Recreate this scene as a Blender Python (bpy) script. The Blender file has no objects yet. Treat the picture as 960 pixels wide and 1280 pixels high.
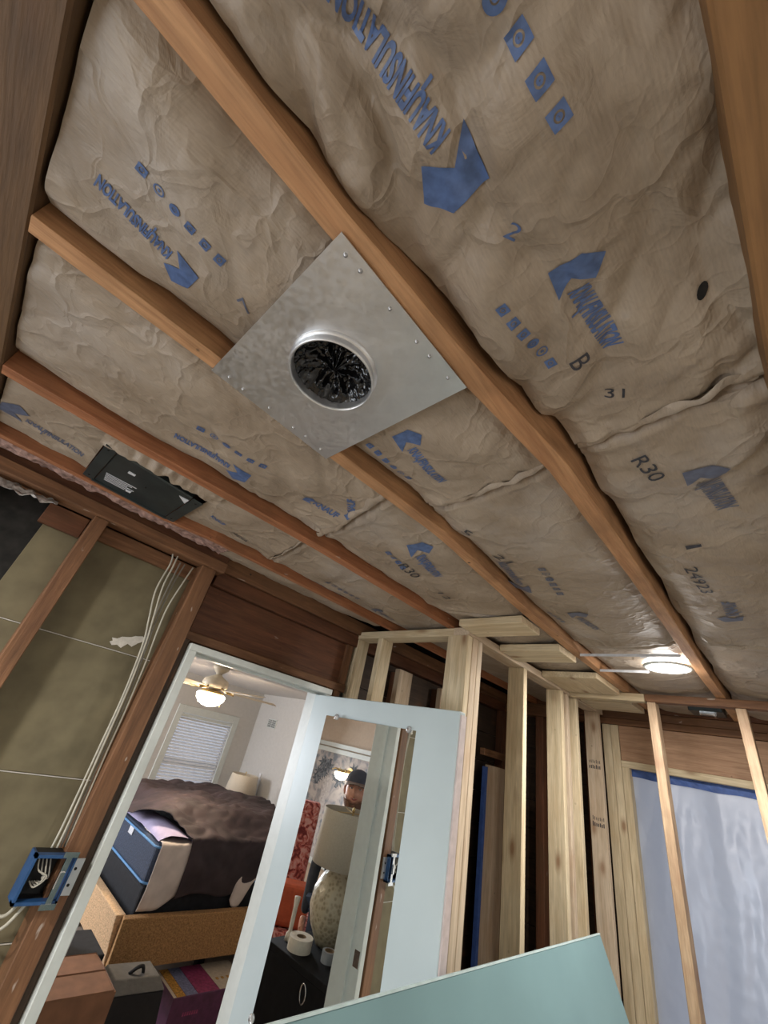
import bpy, bmesh, math, random
import numpy as np
from mathutils import Vector, Matrix, noise as mn
random.seed(7)
S = bpy.context.scene
C = S.collection
H = 1.85                       # height of the camera above the floor; every z below is measured from the camera
PI = math.pi

# ------------------------------------------------------------------ camera
cd = bpy.data.cameras.new('camera'); cam = bpy.data.objects.new('camera', cd); C.objects.link(cam)
cd.sensor_fit = 'HORIZONTAL'; cd.sensor_width = 36; cd.lens = 36 * 492 / 960; cd.clip_start = .02
d1 = Vector((583, 440, 492)).normalized(); dz = Vector((189, -800, 492)); dz = (dz - d1 * dz.dot(d1)).normalized()
d2 = d1.cross(dz)
if d2.z < 0: d2 = -d2
right = Vector((d1.x, d2.x, dz.x)); up = -Vector((d1.y, d2.y, dz.y)); back = -Vector((d1.z, d2.z, dz.z))
M3 = Matrix((right, up, back)).transposed()
cam.matrix_world = Matrix.Translation((0, 0, H)) @ M3.to_4x4()
S.camera = cam
# ------------------------------------------------------------------ world, lights, exposure
S.view_settings.view_transform = 'Standard'; S.view_settings.look = 'None'
S.view_settings.exposure = 0.55; S.view_settings.gamma = 1
W = bpy.data.worlds.new('sky'); S.world = W; W.use_nodes = True
bgn = W.node_tree.nodes['Background']; bgn.inputs[0].default_value = (.56, .61, .72, 1); bgn.inputs[1].default_value = .80
def area(name, loc, target, sx, sy, power, col):
    l = bpy.data.lights.new(name, 'AREA'); l.shape = 'RECTANGLE'; l.size = sx; l.size_y = sy; l.energy = power; l.color = col
    o = bpy.data.objects.new(name, l); C.objects.link(o); o.location = (loc[0], loc[1], loc[2] + H)
    o.rotation_euler = (Vector(target) - Vector(loc)).to_track_quat('-Z', 'Y').to_euler(); return o
def point(name, loc, power, col, r=.05):
    l = bpy.data.lights.new(name, 'POINT'); l.energy = power; l.color = col; l.shadow_soft_size = r
    o = bpy.data.objects.new(name, l); C.objects.link(o); o.location = (loc[0], loc[1], loc[2] + H); return o
area('daylight_fill_back', (-1.50, 1.1, -.75), (1.5, .3, .30), 1.2, 1.1, 19, (.84, .92, 1))  # unseen daylight-coloured fill added behind the camera, no window there
area('floor_bounce_fill_back', (-1.05, .9, .57), (-1.05, .9, -1), .16, .16, 36, (1, .95, .88))  # unseen fill added behind the camera, aimed down to bounce off the floor
area('floor_bounce_fill_side', (.9, -.85, .57), (.9, -.85, -1), .16, .16, 16, (1, .95, .88))  # unseen fill added off to the right for floor bounce, without a fixture
area('recessed_light_beam', (2.285, .41, .585), (2.285, .41, -1), .15, .15, 16, (1, .96, .9))
point('recessed_light_glow', (2.285, .41, .545), 1.6, (1, .95, .9), .04)
area('daylight_bedroom', (-.6, 6.0, -.4), (1.6, 3.5, -.8), 1.6, 1.2, 95, (.88, .92, 1))
point('fan_bulb', (2.0, 4.3, .03), 34, (1, .78, .55), .07)

# ------------------------------------------------------------------ materials
MATS = {}
def newmat(name):
    m = bpy.data.materials.new(name); m.use_nodes = True; MATS[name] = m
    nt = m.node_tree; b = nt.nodes['Principled BSDF']
    return m, nt, b
def N(nt, t, **k):
    n = nt.nodes.new(t)
    for a, v in k.items():
        if a in n.inputs: n.inputs[a].default_value = v
        else: setattr(n, a, v)
    return n
def ramp(nt, fac, stops):
    r = nt.nodes.new('ShaderNodeValToRGB'); e = r.color_ramp.elements
    while len(e) < len(stops): e.new(.5)
    for i, (p, c) in enumerate(stops):
        e[i].position = p; e[i].color = (*c, 1) if len(c) == 3 else c
    nt.links.new(fac, r.inputs[0]); return r
def mixc(nt, fac, a, b, bt='MIX'):
    m = nt.nodes.new('ShaderNodeMix'); m.data_type = 'RGBA'; m.blend_type = bt
    L = nt.links.new
    for i, s in ((0, fac), (6, a), (7, b)):
        if hasattr(s, 'is_linked') or hasattr(s, 'links'): L(s, m.inputs[i])
        else: m.inputs[i].default_value = s if i == 0 else (*s, 1)
    return m.outputs[2]
def plain(name, col, rough=.6, metal=0, var=.06, bump=0, scale=30, emit=0, spec=.5):
    m, nt, b = newmat(name); L = nt.links.new
    tc = N(nt, 'ShaderNodeTexCoord'); n = N(nt, 'ShaderNodeTexNoise', Scale=scale, Detail=4.)
    L(tc.outputs['Object'], n.inputs['Vector'])
    lo = tuple(max(0, c * (1 - var * 2)) for c in col); hi = tuple(min(1, c * (1 + var * 2)) for c in col)
    r = ramp(nt, n.outputs[0], [(.3, lo), (.7, hi)]); L(r.outputs[0], b.inputs['Base Color'])
    b.inputs['Roughness'].default_value = rough; b.inputs['Metallic'].default_value = metal
    b.inputs['Specular IOR Level'].default_value = spec
    if bump:
        bp = N(nt, 'ShaderNodeBump', Strength=bump, Distance=.01); L(n.outputs[0], bp.inputs['Height']); L(bp.outputs[0], b.inputs['Normal'])
    if emit:
        b.inputs['Emission Color'].default_value = (*col, 1); b.inputs['Emission Strength'].default_value = emit
    return m
def wood(name, lo, hi, grain=1., knots=(.18, .08, .03), knot_amt=.5, stain=(.10, .05, .02), stain_amt=.35, marks=0., nails=1., rough=.7, bump=.25):
    """grain runs along the local X of every board"""
    m, nt, b = newmat(name); L = nt.links.new
    tc = N(nt, 'ShaderNodeTexCoord'); oi = N(nt, 'ShaderNodeObjectInfo')
    off = N(nt, 'ShaderNodeVectorMath', operation='SCALE'); cx = N(nt, 'ShaderNodeCombineXYZ')
    for i in range(3): L(oi.outputs['Random'], cx.inputs[i])
    L(cx.outputs[0], off.inputs[0]); off.inputs['Scale'].default_value = 37.
    add = N(nt, 'ShaderNodeVectorMath', operation='ADD'); L(tc.outputs['Object'], add.inputs[0]); L(off.outputs[0], add.inputs[1])
    mp = N(nt, 'ShaderNodeMapping'); mp.inputs['Scale'].default_value = (1.2, 16, 16); L(add.outputs[0], mp.inputs[0])
    n1 = N(nt, 'ShaderNodeTexNoise', Scale=2.2 * grain, Detail=6., Roughness=.6, Distortion=.8); L(mp.outputs[0], n1.inputs['Vector'])
    n2 = N(nt, 'ShaderNodeTexNoise', Scale=11. * grain, Detail=3.); L(mp.outputs[0], n2.inputs['Vector'])
    r1 = ramp(nt, n1.outputs[0], [(.32, lo), (.68, hi)])
    r2 = ramp(nt, n2.outputs[0], [(.35, (.72, .72, .72)), (.6, (1, 1, 1))])
    c = mixc(nt, .6, r1.outputs[0], r2.outputs[0], 'MULTIPLY')
    # broad stains
    n3 = N(nt, 'ShaderNodeTexNoise', Scale=5., Detail=5.); L(add.outputs[0], n3.inputs['Vector'])
    r3 = ramp(nt, n3.outputs[0], [(.5, (0, 0, 0)), (.72, (1, 1, 1))])
    ml = N(nt, 'ShaderNodeMath', operation='MULTIPLY'); L(r3.outputs[0], ml.inputs[0]); ml.inputs[1].default_value = stain_amt
    c = mixc(nt, ml.outputs[0], c, stain)
    # knots
    mk = N(nt, 'ShaderNodeMapping'); mk.inputs['Scale'].default_value = (3.2, 8, 8); L(add.outputs[0], mk.inputs[0])
    v = N(nt, 'ShaderNodeTexVoronoi', Scale=1.); L(mk.outputs[0], v.inputs['Vector'])
    rk = ramp(nt, v.outputs['Distance'], [(.05, (1, 1, 1)), (.13, (.35, .35, .35)), (.2, (0, 0, 0))])
    mk2 = N(nt, 'ShaderNodeMath', operation='MULTIPLY'); L(rk.outputs[0], mk2.inputs[0]); mk2.inputs[1].default_value = knot_amt
    c = mixc(nt, mk2.outputs[0], c, knots)
    if nails:
        v2 = N(nt, 'ShaderNodeTexVoronoi', Scale=9.); L(add.outputs[0], v2.inputs['Vector'])
        rn = ramp(nt, v2.outputs['Distance'], [(.035, (1, 1, 1)), (.06, (0, 0, 0))])
        mn2 = N(nt, 'ShaderNodeMath', operation='MULTIPLY'); L(rn.outputs[0], mn2.inputs[0]); mn2.inputs[1].default_value = nails * .9
        c = mixc(nt, mn2.outputs[0], c, (.02, .012, .008))
    if marks:   # whitish plaster flecks
        n4 = N(nt, 'ShaderNodeTexNoise', Scale=26., Detail=2.)
        mm = N(nt, 'ShaderNodeMapping'); mm.inputs['Scale'].default_value = (.5, 1.3, 1.3); L(add.outputs[0], mm.inputs[0]); L(mm.outputs[0], n4.inputs['Vector'])
        r4 = ramp(nt, n4.outputs[0], [(.72, (0, 0, 0)), (.76, (1, 1, 1))])
        mx = N(nt, 'ShaderNodeMath', operation='MULTIPLY'); L(r4.outputs[0], mx.inputs[0]); mx.inputs[1].default_value = marks
        c = mixc(nt, mx.outputs[0], c, (.55, .48, .42))
    L(c, b.inputs['Base Color']); b.inputs['Roughness'].default_value = rough
    bp = N(nt, 'ShaderNodeBump', Strength=bump, Distance=.004); L(n2.outputs[0], bp.inputs['Height']); L(bp.outputs[0], b.inputs['Normal'])
    return m

M_joist = wood('joist_wood', (.36, .17, .075), (.56, .31, .15), stain_amt=.5, marks=.2)
M_joistC = wood('reddish_joist_wood', (.26, .09, .035), (.43, .18, .08), stain_amt=.4, marks=.5)
M_old = wood('old_stud_wood', (.12, .052, .022), (.25, .12, .055), stain_amt=.5, marks=.6)
M_dark = wood('dark_old_wood', (.085, .030, .012), (.165, .062, .026), stain_amt=.45, marks=.35, nails=.3)
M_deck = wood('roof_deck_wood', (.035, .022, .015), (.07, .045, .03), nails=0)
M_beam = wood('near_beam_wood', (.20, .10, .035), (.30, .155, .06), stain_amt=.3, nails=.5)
M_beam_shade = wood('shaded_beam_wood', (.085, .044, .017), (.14, .075, .030), stain_amt=.3, nails=.3)  # darker copy of the beam wood, the dim upper-left light put into its colour
M_pine = wood('new_pine', (.54, .43, .27), (.74, .63, .44), grain=.8, knots=(.22, .10, .04), knot_amt=.8, stain=(.50, .34, .17), stain_amt=.35, nails=.25, bump=.12)
M_pinepink = wood('new_pine_pinkish', (.50, .38, .26), (.68, .56, .42), grain=.8, knots=(.25, .12, .05), knot_amt=.7, stain=(.44, .27, .15), stain_amt=.35, nails=.5, bump=.12)
M_part = wood('partition_wood', (.33, .22, .13), (.52, .38, .25), stain_amt=.5, stain=(.18, .07, .04), nails=1.)
M_ply = wood('header_plank_wood', (.34, .19, .11), (.50, .31, .19), stain_amt=.25, nails=.5)

def m_kraft():
    m, nt, b = newmat('kraft_paper'); L = nt.links.new
    tc = N(nt, 'ShaderNodeTexCoord')
    n1 = N(nt, 'ShaderNodeTexNoise', Scale=5., Detail=6.); L(tc.outputs['Object'], n1.inputs['Vector'])
    r1 = ramp(nt, n1.outputs[0], [(.3, (.27, .21, .152)), (.7, (.41, .335, .258))])
    mp = N(nt, 'ShaderNodeMapping'); mp.inputs['Scale'].default_value = (1, 6, 1); L(tc.outputs['Object'], mp.inputs[0])
    n2 = N(nt, 'ShaderNodeTexNoise', Scale=60., Detail=3.); L(mp.outputs[0], n2.inputs['Vector'])
    r2 = ramp(nt, n2.outputs[0], [(.35, (.80, .80, .82)), (.65, (1.0, 1.0, 1.0))])
    c = mixc(nt, .55, r1.outputs[0], r2.outputs[0], 'MULTIPLY')
    n3 = N(nt, 'ShaderNodeTexNoise', Scale=2.2, Detail=5., Roughness=.65); L(tc.outputs['Object'], n3.inputs['Vector'])
    r3 = ramp(nt, n3.outputs[0], [(.52, (0, 0, 0)), (.68, (1, 1, 1))])
    mm = N(nt, 'ShaderNodeMath', operation='MULTIPLY'); L(r3.outputs[0], mm.inputs[0]); mm.inputs[1].default_value = .45
    c = mixc(nt, mm.outputs[0], c, (.42, .39, .37))
    L(c, b.inputs['Base Color']); b.inputs['Roughness'].default_value = .52
    b.inputs['Specular IOR Level'].default_value = .45
    n4 = N(nt, 'ShaderNodeTexNoise', Scale=14., Detail=7., Roughness=.55, Distortion=1.5); L(tc.outputs['Object'], n4.inputs['Vector'])
    bp = N(nt, 'ShaderNodeBump', Strength=.34, Distance=.012); L(n4.outputs[0], bp.inputs['Height'])
    wn = N(nt, 'ShaderNodeTexNoise', Scale=5., Detail=3.); L(tc.outputs['Object'], wn.inputs['Vector'])
    wm = N(nt, 'ShaderNodeVectorMath', operation='SCALE'); L(wn.outputs['Color'], wm.inputs[0]); wm.inputs['Scale'].default_value = .35
    wa = N(nt, 'ShaderNodeVectorMath', operation='ADD'); L(tc.outputs['Object'], wa.inputs[0]); L(wm.outputs[0], wa.inputs[1])
    for sc_, st_, di_ in ((5., .30, .016), (13., .17, .006)):
        vo = N(nt, 'ShaderNodeTexVoronoi', Scale=sc_); vo.feature = 'DISTANCE_TO_EDGE'; L(wa.outputs[0], vo.inputs['Vector'])
        rv = ramp(nt, vo.outputs['Distance'], [(0, (1, 1, 1)), (.05, (.45, .45, .45)), (.22, (0, 0, 0))])
        b3_ = N(nt, 'ShaderNodeBump', Strength=st_, Distance=di_); L(rv.outputs[0], b3_.inputs['Height']); L(bp.outputs[0], b3_.inputs['Normal']); bp = b3_
    w = N(nt, 'ShaderNodeTexWave', Scale=60., Distortion=.5); w.bands_direction = 'Y'; L(tc.outputs['Object'], w.inputs['Vector'])
    bp2 = N(nt, 'ShaderNodeBump', Strength=.12, Distance=.001); L(w.outputs['Fac'], bp2.inputs['Height']); L(bp.outputs[0], bp2.inputs['Normal'])
    L(bp2.outputs[0], b.inputs['Normal'])
    return m
M_kraft = m_kraft()
M_print = plain('blue_print', (.075, .125, .27), .5, var=.16, scale=60)
M_printg = plain('grey_blue_print', (.10, .115, .17), .5, var=.1, scale=60)
M_ink = plain('black_ink', (.035, .035, .045), .5, var=.2, scale=90)
M_pinkf = plain('pink_fibreglass', (.30, .19, .16), .95, var=.25, scale=45, bump=1.)
M_foam = plain('white_fluff', (.62, .60, .58), .95, var=.2, scale=60, bump=1.)
M_black = plain('black_void_board', (.012, .011, .010), .9, var=.3)
M_box = plain('dark_grey_steel', (.055, .070, .075), .38, metal=.6, var=.12, scale=12)
M_lbl = plain('label_white', (.6, .62, .66), .5)
def m_galv():
    m, nt, b = newmat('galvanised_steel'); L = nt.links.new
    tc = N(nt, 'ShaderNodeTexCoord'); n = N(nt, 'ShaderNodeTexNoise', Scale=7., Detail=5., Roughness=.6); L(tc.outputs['Object'], n.inputs['Vector'])
    r = ramp(nt, n.outputs[0], [(.3, (.60, .61, .63)), (.7, (.78, .79, .81))]); L(r.outputs[0], b.inputs['Base Color'])
    v = N(nt, 'ShaderNodeTexVoronoi', Scale=130.); L(tc.outputs['Object'], v.inputs['Vector'])
    rr = ramp(nt, v.outputs['Color'], [(.2, (.38, .38, .38)), (.8, (.50, .50, .50))]); L(rr.outputs[0], b.inputs['Roughness'])
    b.inputs['Metallic'].default_value = .95
    bp = N(nt, 'ShaderNodeBump', Strength=.05, Distance=.02); L(n.outputs[0], bp.inputs['Height']); L(bp.outputs[0], b.inputs['Normal'])
    return m
M_galv = m_galv()
M_screw = plain('zinc_screw', (.45, .45, .46), .35, metal=1)
M_bag = plain('black_plastic', (.002, .002, .003), .10, var=.1, bump=.15, scale=25)
M_lath = plain('gypsum_lath_paper', (.165, .142, .085), .85, var=.11, bump=.25, scale=9)
M_plaster = plain('plaster', (.62, .60, .55), .9, bump=.6)
M_cable = plain('cable_white', (.46, .44, .37), .5)
M_cableg = plain('cable_grey', (.26, .25, .22), .55)
M_blue = plain('blue_plastic', (.02, .075, .20), .4, var=.1)
M_boxin = plain('black_inside', (.01, .01, .01), .7)
M_white = plain('white_trim_paint', (.58, .62, .60), .35, var=.02)
M_door = plain('door_paint_pale_blue', (.45, .53, .55), .3, var=.02, scale=4)
M_board = plain('teal_board', (.165, .27, .285), .35, var=.03, scale=3)
M_boarde = plain('teal_board_edge', (.42, .52, .52), .5)
M_edge = plain('raw_pinkish_edge', (.52, .45, .44), .6)
m, nt, b = newmat('mirror'); b.inputs['Metallic'].default_value = 1; b.inputs['Roughness'].default_value = .01; b.inputs['Base Color'].default_value = (.86, .88, .86, 1)
M_mirror = m
m, nt, b = newmat('clear_clip'); b.inputs['Transmission Weight'].default_value = .7; b.inputs['Roughness'].default_value = .15; b.inputs['Base Color'].default_value = (.8, .8, .8, 1)
M_clip = m
M_chrome = plain('chrome', (.7, .7, .7), .2, metal=1)
M_lens = plain('lamp_lens', (1, .97, .93), .4, var=0, emit=26)
M_tape = plain('blue_tape', (.045, .10, .32), .6, var=.1)
def m_plastic():
    m, nt, b = newmat('plastic_sheeting'); L = nt.links.new
    out = nt.nodes['Material Output']
    tr = N(nt, 'ShaderNodeBsdfTranslucent'); tr.inputs[0].default_value = (.78, .82, .90, 1)
    tp = N(nt, 'ShaderNodeBsdfTransparent'); tp.inputs[0].default_value = (.8, .85, .95, 1)
    gl = N(nt, 'ShaderNodeBsdfGlossy', Roughness=.25); gl.inputs[0].default_value = (.8, .8, .85, 1)
    df = N(nt, 'ShaderNodeBsdfDiffuse'); df.inputs[0].default_value = (.45, .48, .55, 1)
    m1 = N(nt, 'ShaderNodeMixShader'); m1.inputs[0].default_value = .08; L(tr.outputs[0], m1.inputs[1]); L(tp.outputs[0], m1.inputs[2])
    m2 = N(nt, 'ShaderNodeMixShader'); m2.inputs[0].default_value = .45; L(m1.outputs[0], m2.inputs[1]); L(df.outputs[0], m2.inputs[2])
    m3 = N(nt, 'ShaderNodeMixShader'); m3.inputs[0].default_value = .10; L(m2.outputs[0], m3.inputs[1]); L(gl.outputs[0], m3.inputs[2])
    L(m3.outputs[0], out.inputs['Surface']); return m
M_sheet = m_plastic()
m, nt, b = newmat('window_glass'); b.inputs['Transmission Weight'].default_value = 1; b.inputs['Roughness'].default_value = 0; b.inputs['IOR'].default_value = 1.02
M_glass = m
# bedroom
M_bwall = plain('bedroom_wall_paint', (.54, .53, .51), .8, var=.02)
M_bceil = plain('bedroom_ceiling_paint', (.60, .58, .56), .8, var=.02)
M_carpet = plain('beige_carpet', (.42, .33, .25), .95, var=.12, scale=200, bump=.6)
M_sub = plain('subfloor', (.46, .38, .29), .9, var=.15, scale=8)
M_burlap = plain('woven_tan_fabric', (.40, .22, .085), .9, var=.16, scale=90, bump=.8)
M_burlapl = plain('woven_light_fabric', (.62, .42, .24), .9, var=.12, scale=90, bump=.8)
M_navy = plain('navy_mattress', (.028, .042, .075), .8, var=.2, scale=80, bump=.4)
M_piping = plain('blue_piping', (.10, .26, .50), .6)
M_bspring = plain('box_spring_black', (.010, .011, .014), .9, var=.2)
M_sheetw = plain('cream_sheet', (.66, .58, .52), .85, var=.05, bump=.3, scale=12)
M_lav = plain('lavender_sheet', (.42, .38, .55), .85, var=.05, bump=.3, scale=12)
M_comf = plain('brown_comforter', (.034, .022, .025), .75, var=.22, bump=.5, scale=7)
M_slat = plain('blind_slat', (.80, .82, .86), .5, var=.02)
M_shade = plain('lamp_shade_cream', (.62, .55, .44), .85, var=.03, bump=.1, scale=120)
M_shade2 = plain('lamp_shade_grey', (.50, .45, .36), .85, var=.03, bump=.1, scale=120)
M_brass = plain('antique_brass', (.55, .40, .18), .35, metal=.8)
M_fanw = plain('fan_cream', (.62, .54, .40), .45, var=.04)
M_dome = plain('glass_dome_lit', (1, .86, .70), .3, var=0, emit=9)
M_wicker = plain('wicker', (.45, .25, .07), .8, var=.3, scale=80, bump=1.)
M_cardb = plain('cardboard', (.22, .105, .055), .85, var=.08, scale=14)
M_purple = plain('purple_card', (.10, .028, .075), .5, var=.12, scale=30)
M_magenta = plain('magenta_card', (.30, .05, .13), .5, var=.2, scale=40)
M_cream = plain('cream_print', (.58, .50, .38), .6, var=.06, scale=40)
M_orangep = plain('orange_print', (.50, .26, .05), .6, var=.3, scale=60)
M_bluep = plain('slate_blue_print', (.20, .22, .34), .6, var=.2, scale=60)
M_red = plain('red_label', (.55, .03, .02), .5)
M_bagf = plain('charcoal_fabric', (.012, .012, .013), .8, bump=.3)
M_bagt = plain('bag_top_grey', (.10, .095, .085), .8, bump=.3)
M_dress = plain('black_lacquer', (.006, .006, .007), .7, var=.2, spec=.15)
M_tan = plain('tan_wall_paint', (.50, .40, .31), .8, var=.02)
def m_jar():
    m, nt, b = newmat('chevron_jar'); L = nt.links.new
    tc = N(nt, 'ShaderNodeTexCoord'); w = N(nt, 'ShaderNodeTexVoronoi', Scale=42.); L(tc.outputs['Object'], w.inputs['Vector'])
    r = ramp(nt, w.outputs['Distance'], [(.2, (.30, .25, .16)), (.5, (.48, .42, .30))]); L(r.outputs[0], b.inputs['Base Color']); b.inputs['Roughness'].default_value = .3
    bp = N(nt, 'ShaderNodeBump', Strength=.5, Distance=.005); L(w.outputs['Distance'], bp.inputs['Height']); L(bp.outputs[0], b.inputs['Normal']); return m
M_jar = m_jar()
M_tapew = plain('paper_roll', (.66, .60, .50), .7); M_tapeg = plain('grey_tape', (.28, .30, .32), .5); M_core = plain('cardboard_core', (.25, .17, .10), .8)
def m_floral(name, a, c2, d, sc=18.):
    m, nt, b = newmat(name); L = nt.links.new
    tc = N(nt, 'ShaderNodeTexCoord'); v = N(nt, 'ShaderNodeTexNoise', Scale=sc, Detail=3., Distortion=1.2); L(tc.outputs['Object'], v.inputs['Vector'])
    r = ramp(nt, v.outputs[0], [(.38, a), (.48, c2), (.6, d)]); L(r.outputs[0], b.inputs['Base Color']); b.inputs['Roughness'].default_value = .8; return m
M_floral = m_floral('red_pink_pattern', (.16, .02, .02), (.50, .13, .10), (.62, .34, .30))
M_canvas = m_floral('grey_canvas_print', (.20, .23, .27), (.38, .36, .36), (.50, .46, .44), 7.)
M_leafp = m_floral('dark_palm_print', (.06, .07, .09), (.10, .12, .14), (.22, .24, .27), 20.)
M_colp = plain('pale_column_print', (.50, .47, .46), .7, var=.15, scale=30)
M_orange = plain('orange_cloth', (.50, .09, .03), .7, bump=.3)
M_skin = plain('skin', (.64, .33, .23), .5, var=.06, spec=.4)
M_lip = plain('lips', (.36, .10, .08), .4); M_eye = plain('eye_white', (.7, .7, .7), .3); M_iris = plain('iris', (.05, .03, .02), .3)
M_hair = plain('beard_hair', (.15, .075, .045), .9, bump=.5, scale=80)
M_cap = plain('grey_cap', (.07, .075, .10), .85); M_capb = plain('cap_mesh_tan', (.22, .16, .13), .85)
M_shirt = plain('dark_shirt', (.05, .055, .07), .9, bump=.2); M_jean = plain('work_jeans', (.05, .07, .12), .9, bump=.2); M_boot = plain('work_boot', (.12, .07, .04), .8)
M_vent = plain('vent_dark', (.12, .12, .12), .6)

# ------------------------------------------------------------------ builders
ORG = {}
def link(name, verts, faces, mat, parent=None, origin=None, rot=None, smooth=False):
    """verts in camera-height coordinates; origin/rot give the local frame"""
    v = np.asarray(verts, float)
    o0 = np.array(origin if origin is not None else v.mean(0), float)
    Rm = np.array(rot, float) if rot is not None else np.eye(3)      # columns = local axes in world
    loc = (v - o0) @ Rm
    me = bpy.data.meshes.new(name); me.from_pydata(loc.tolist(), [], [tuple(f) for f in faces]); me.update()
    if smooth: me.polygons.foreach_set('use_smooth', [True] * len(me.polygons))
    if mat: me.materials.append(mat)
    o = bpy.data.objects.new(name, me); C.objects.link(o)
    pw = ORG.get(parent.name, np.zeros(3)) if parent else np.zeros(3)
    L = o0 - pw if parent else o0 + np.array([0, 0, H])
    o.matrix_basis = Matrix.Translation(L.tolist()) @ Matrix(Rm.tolist()).to_4x4()
    if rot is not None and parent is None: pass
    if parent: o.parent = parent
    ORG[o.name] = o0
    return o
def fixnormals(o):
    bm = bmesh.new(); bm.from_mesh(o.data); bmesh.ops.recalc_face_normals(bm, faces=bm.faces); bm.to_mesh(o.data); bm.free(); return o
def thing(name, label, cat, loc, group=None):
    o = bpy.data.objects.new(name, None); C.objects.link(o); o.empty_display_size = .05
    o.location = (loc[0], loc[1], loc[2] + H); ORG[o.name] = np.array(loc, float)
    o['label'] = label; o['category'] = cat; o['kind'] = 'thing'
    if group: o['group'] = group
    return o
def tag(o, label, cat, group=None):
    o['label'] = label; o['category'] = cat; o['kind'] = 'thing'
    if group: o['group'] = group
    return o
def setting(name, loc=(0, 0, 0)):
    o = bpy.data.objects.new(name, None); C.objects.link(o); o.empty_display_size = .05
    o.location = (loc[0], loc[1], loc[2] + H); ORG[o.name] = np.array(loc, float); o['kind'] = 'structure'; return o
def struct(o): o['kind'] = 'structure'; return o
BF = [(0, 3, 2, 1), (4, 5, 6, 7), (0, 1, 5, 4), (1, 2, 6, 5), (2, 3, 7, 6), (3, 0, 4, 7)]
def boxv(x0, x1, y0, y1, z0, z1):
    return [(x0, y0, z0), (x1, y0, z0), (x1, y1, z0), (x0, y1, z0), (x0, y0, z1), (x1, y0, z1), (x1, y1, z1), (x0, y1, z1)]
def bevel(o, w, seg=1):
    bm = bmesh.new(); bm.from_mesh(o.data)
    bmesh.ops.bevel(bm, geom=list(bm.edges), offset=w, segments=seg, affect='EDGES', profile=.5)
    bm.to_mesh(o.data); bm.free(); return o
def board(name, x0, x1, y0, y1, z0, z1, mat, parent=None, bev=.0025):
    """lumber: the longest side becomes local X so the grain follows it"""
    d = (x1 - x0, y1 - y0, z1 - z0); k = int(np.argmax(d))
    R = {0: [(1, 0, 0), (0, 1, 0), (0, 0, 1)], 1: [(0, 1, 0), (0, 0, 1), (1, 0, 0)], 2: [(0, 0, 1), (1, 0, 0), (0, 1, 0)]}[k]
    R = np.array(R, float).T
    o = link(name, boxv(x0, x1, y0, y1, z0, z1), BF, mat, parent, origin=((x0 + x1) / 2, (y0 + y1) / 2, (z0 + z1) / 2), rot=R)
    if bev: bevel(o, min(bev, min(d) * .3))
    return o
def box(name, x0, x1, y0, y1, z0, z1, mat, parent=None, bev=0, seg=1):
    o = link(name, boxv(x0, x1, y0, y1, z0, z1), BF, mat, parent)
    if bev: bevel(o, bev, seg)
    return o
class MB:
    def __init__(s): s.v = []; s.f = []
    def add(s, v, f):
        n = len(s.v); s.v += [tuple(p) for p in v]; s.f += [tuple(i + n for i in q) for q in f]; return s
    def box(s, *a): return s.add(boxv(*a), BF)
    def tube(s, pts, r, n=8, cap=True):
        P = [Vector(p) for p in pts]; rr = r if hasattr(r, '__len__') else [r] * len(P)
        t = (P[1] - P[0]).normalized(); a = t.orthogonal().normalized(); V = []
        for i, p in enumerate(P):
            t2 = (P[min(i + 1, len(P) - 1)] - P[max(i - 1, 0)]).normalized()
            a = (a - t2 * a.dot(t2)).normalized(); b_ = t2.cross(a)
            for k in range(n):
                th = 2 * PI * k / n; V.append(p + (a * math.cos(th) + b_ * math.sin(th)) * rr[i])
        F = [(i * n + k, i * n + (k + 1) % n, (i + 1) * n + (k + 1) % n, (i + 1) * n + k) for i in range(len(P) - 1) for k in range(n)]
        if cap: F += [tuple(range(n))[::-1], tuple((len(P) - 1) * n + k for k in range(n))]
        return s.add(V, F)
    def lathe(s, c, prof, n=28):
        V = [(c[0] + r * math.cos(2 * PI * k / n), c[1] + r * math.sin(2 * PI * k / n), c[2] + z) for r, z in prof for k in range(n)]
        F = [(i * n + k, i * n + (k + 1) % n, (i + 1) * n + (k + 1) % n, (i + 1) * n + k) for i in range(len(prof) - 1) for k in range(n)]
        return s.add(V, F)
    def build(s, name, mat, parent=None, smooth=False, origin=None, rot=None):
        return link(name, s.v, s.f, mat, parent, origin=origin, smooth=smooth, rot=rot)
def smooth_path(pts, k=6):
    P = [Vector(p) for p in pts]; out = []
    for i in range(len(P) - 1):
        a, b_, c, d = P[max(i - 1, 0)], P[i], P[i + 1], P[min(i + 2, len(P) - 1)]
        for j in range(k):
            t = j / k; out.append(.5 * ((2 * b_) + (c - a) * t + (2 * a - 5 * b_ + 4 * c - d) * t * t + (3 * b_ - a - 3 * c + d) * t ** 3))
    out.append(P[-1]); return out
def itp(tab, x):
    return float(np.interp(x, [t[0] for t in tab], [t[1] for t in tab]))
def sst(a, b_, x):
    t = min(1, max(0, (x - a) / (b_ - a))); return t * t * (3 - 2 * t)

# ================================================================== ROOM SHELL
fl = struct(box('floor', -1.6, 3.7, -1.4, 1.93, -1.93, -1.85, M_sub))
struct(box('floor_bedroom', -2.0, 3.9, 1.93, 6.5, -1.93, -1.85, M_carpet))
ceil = setting('ceiling', (0, 0, .6))
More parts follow.
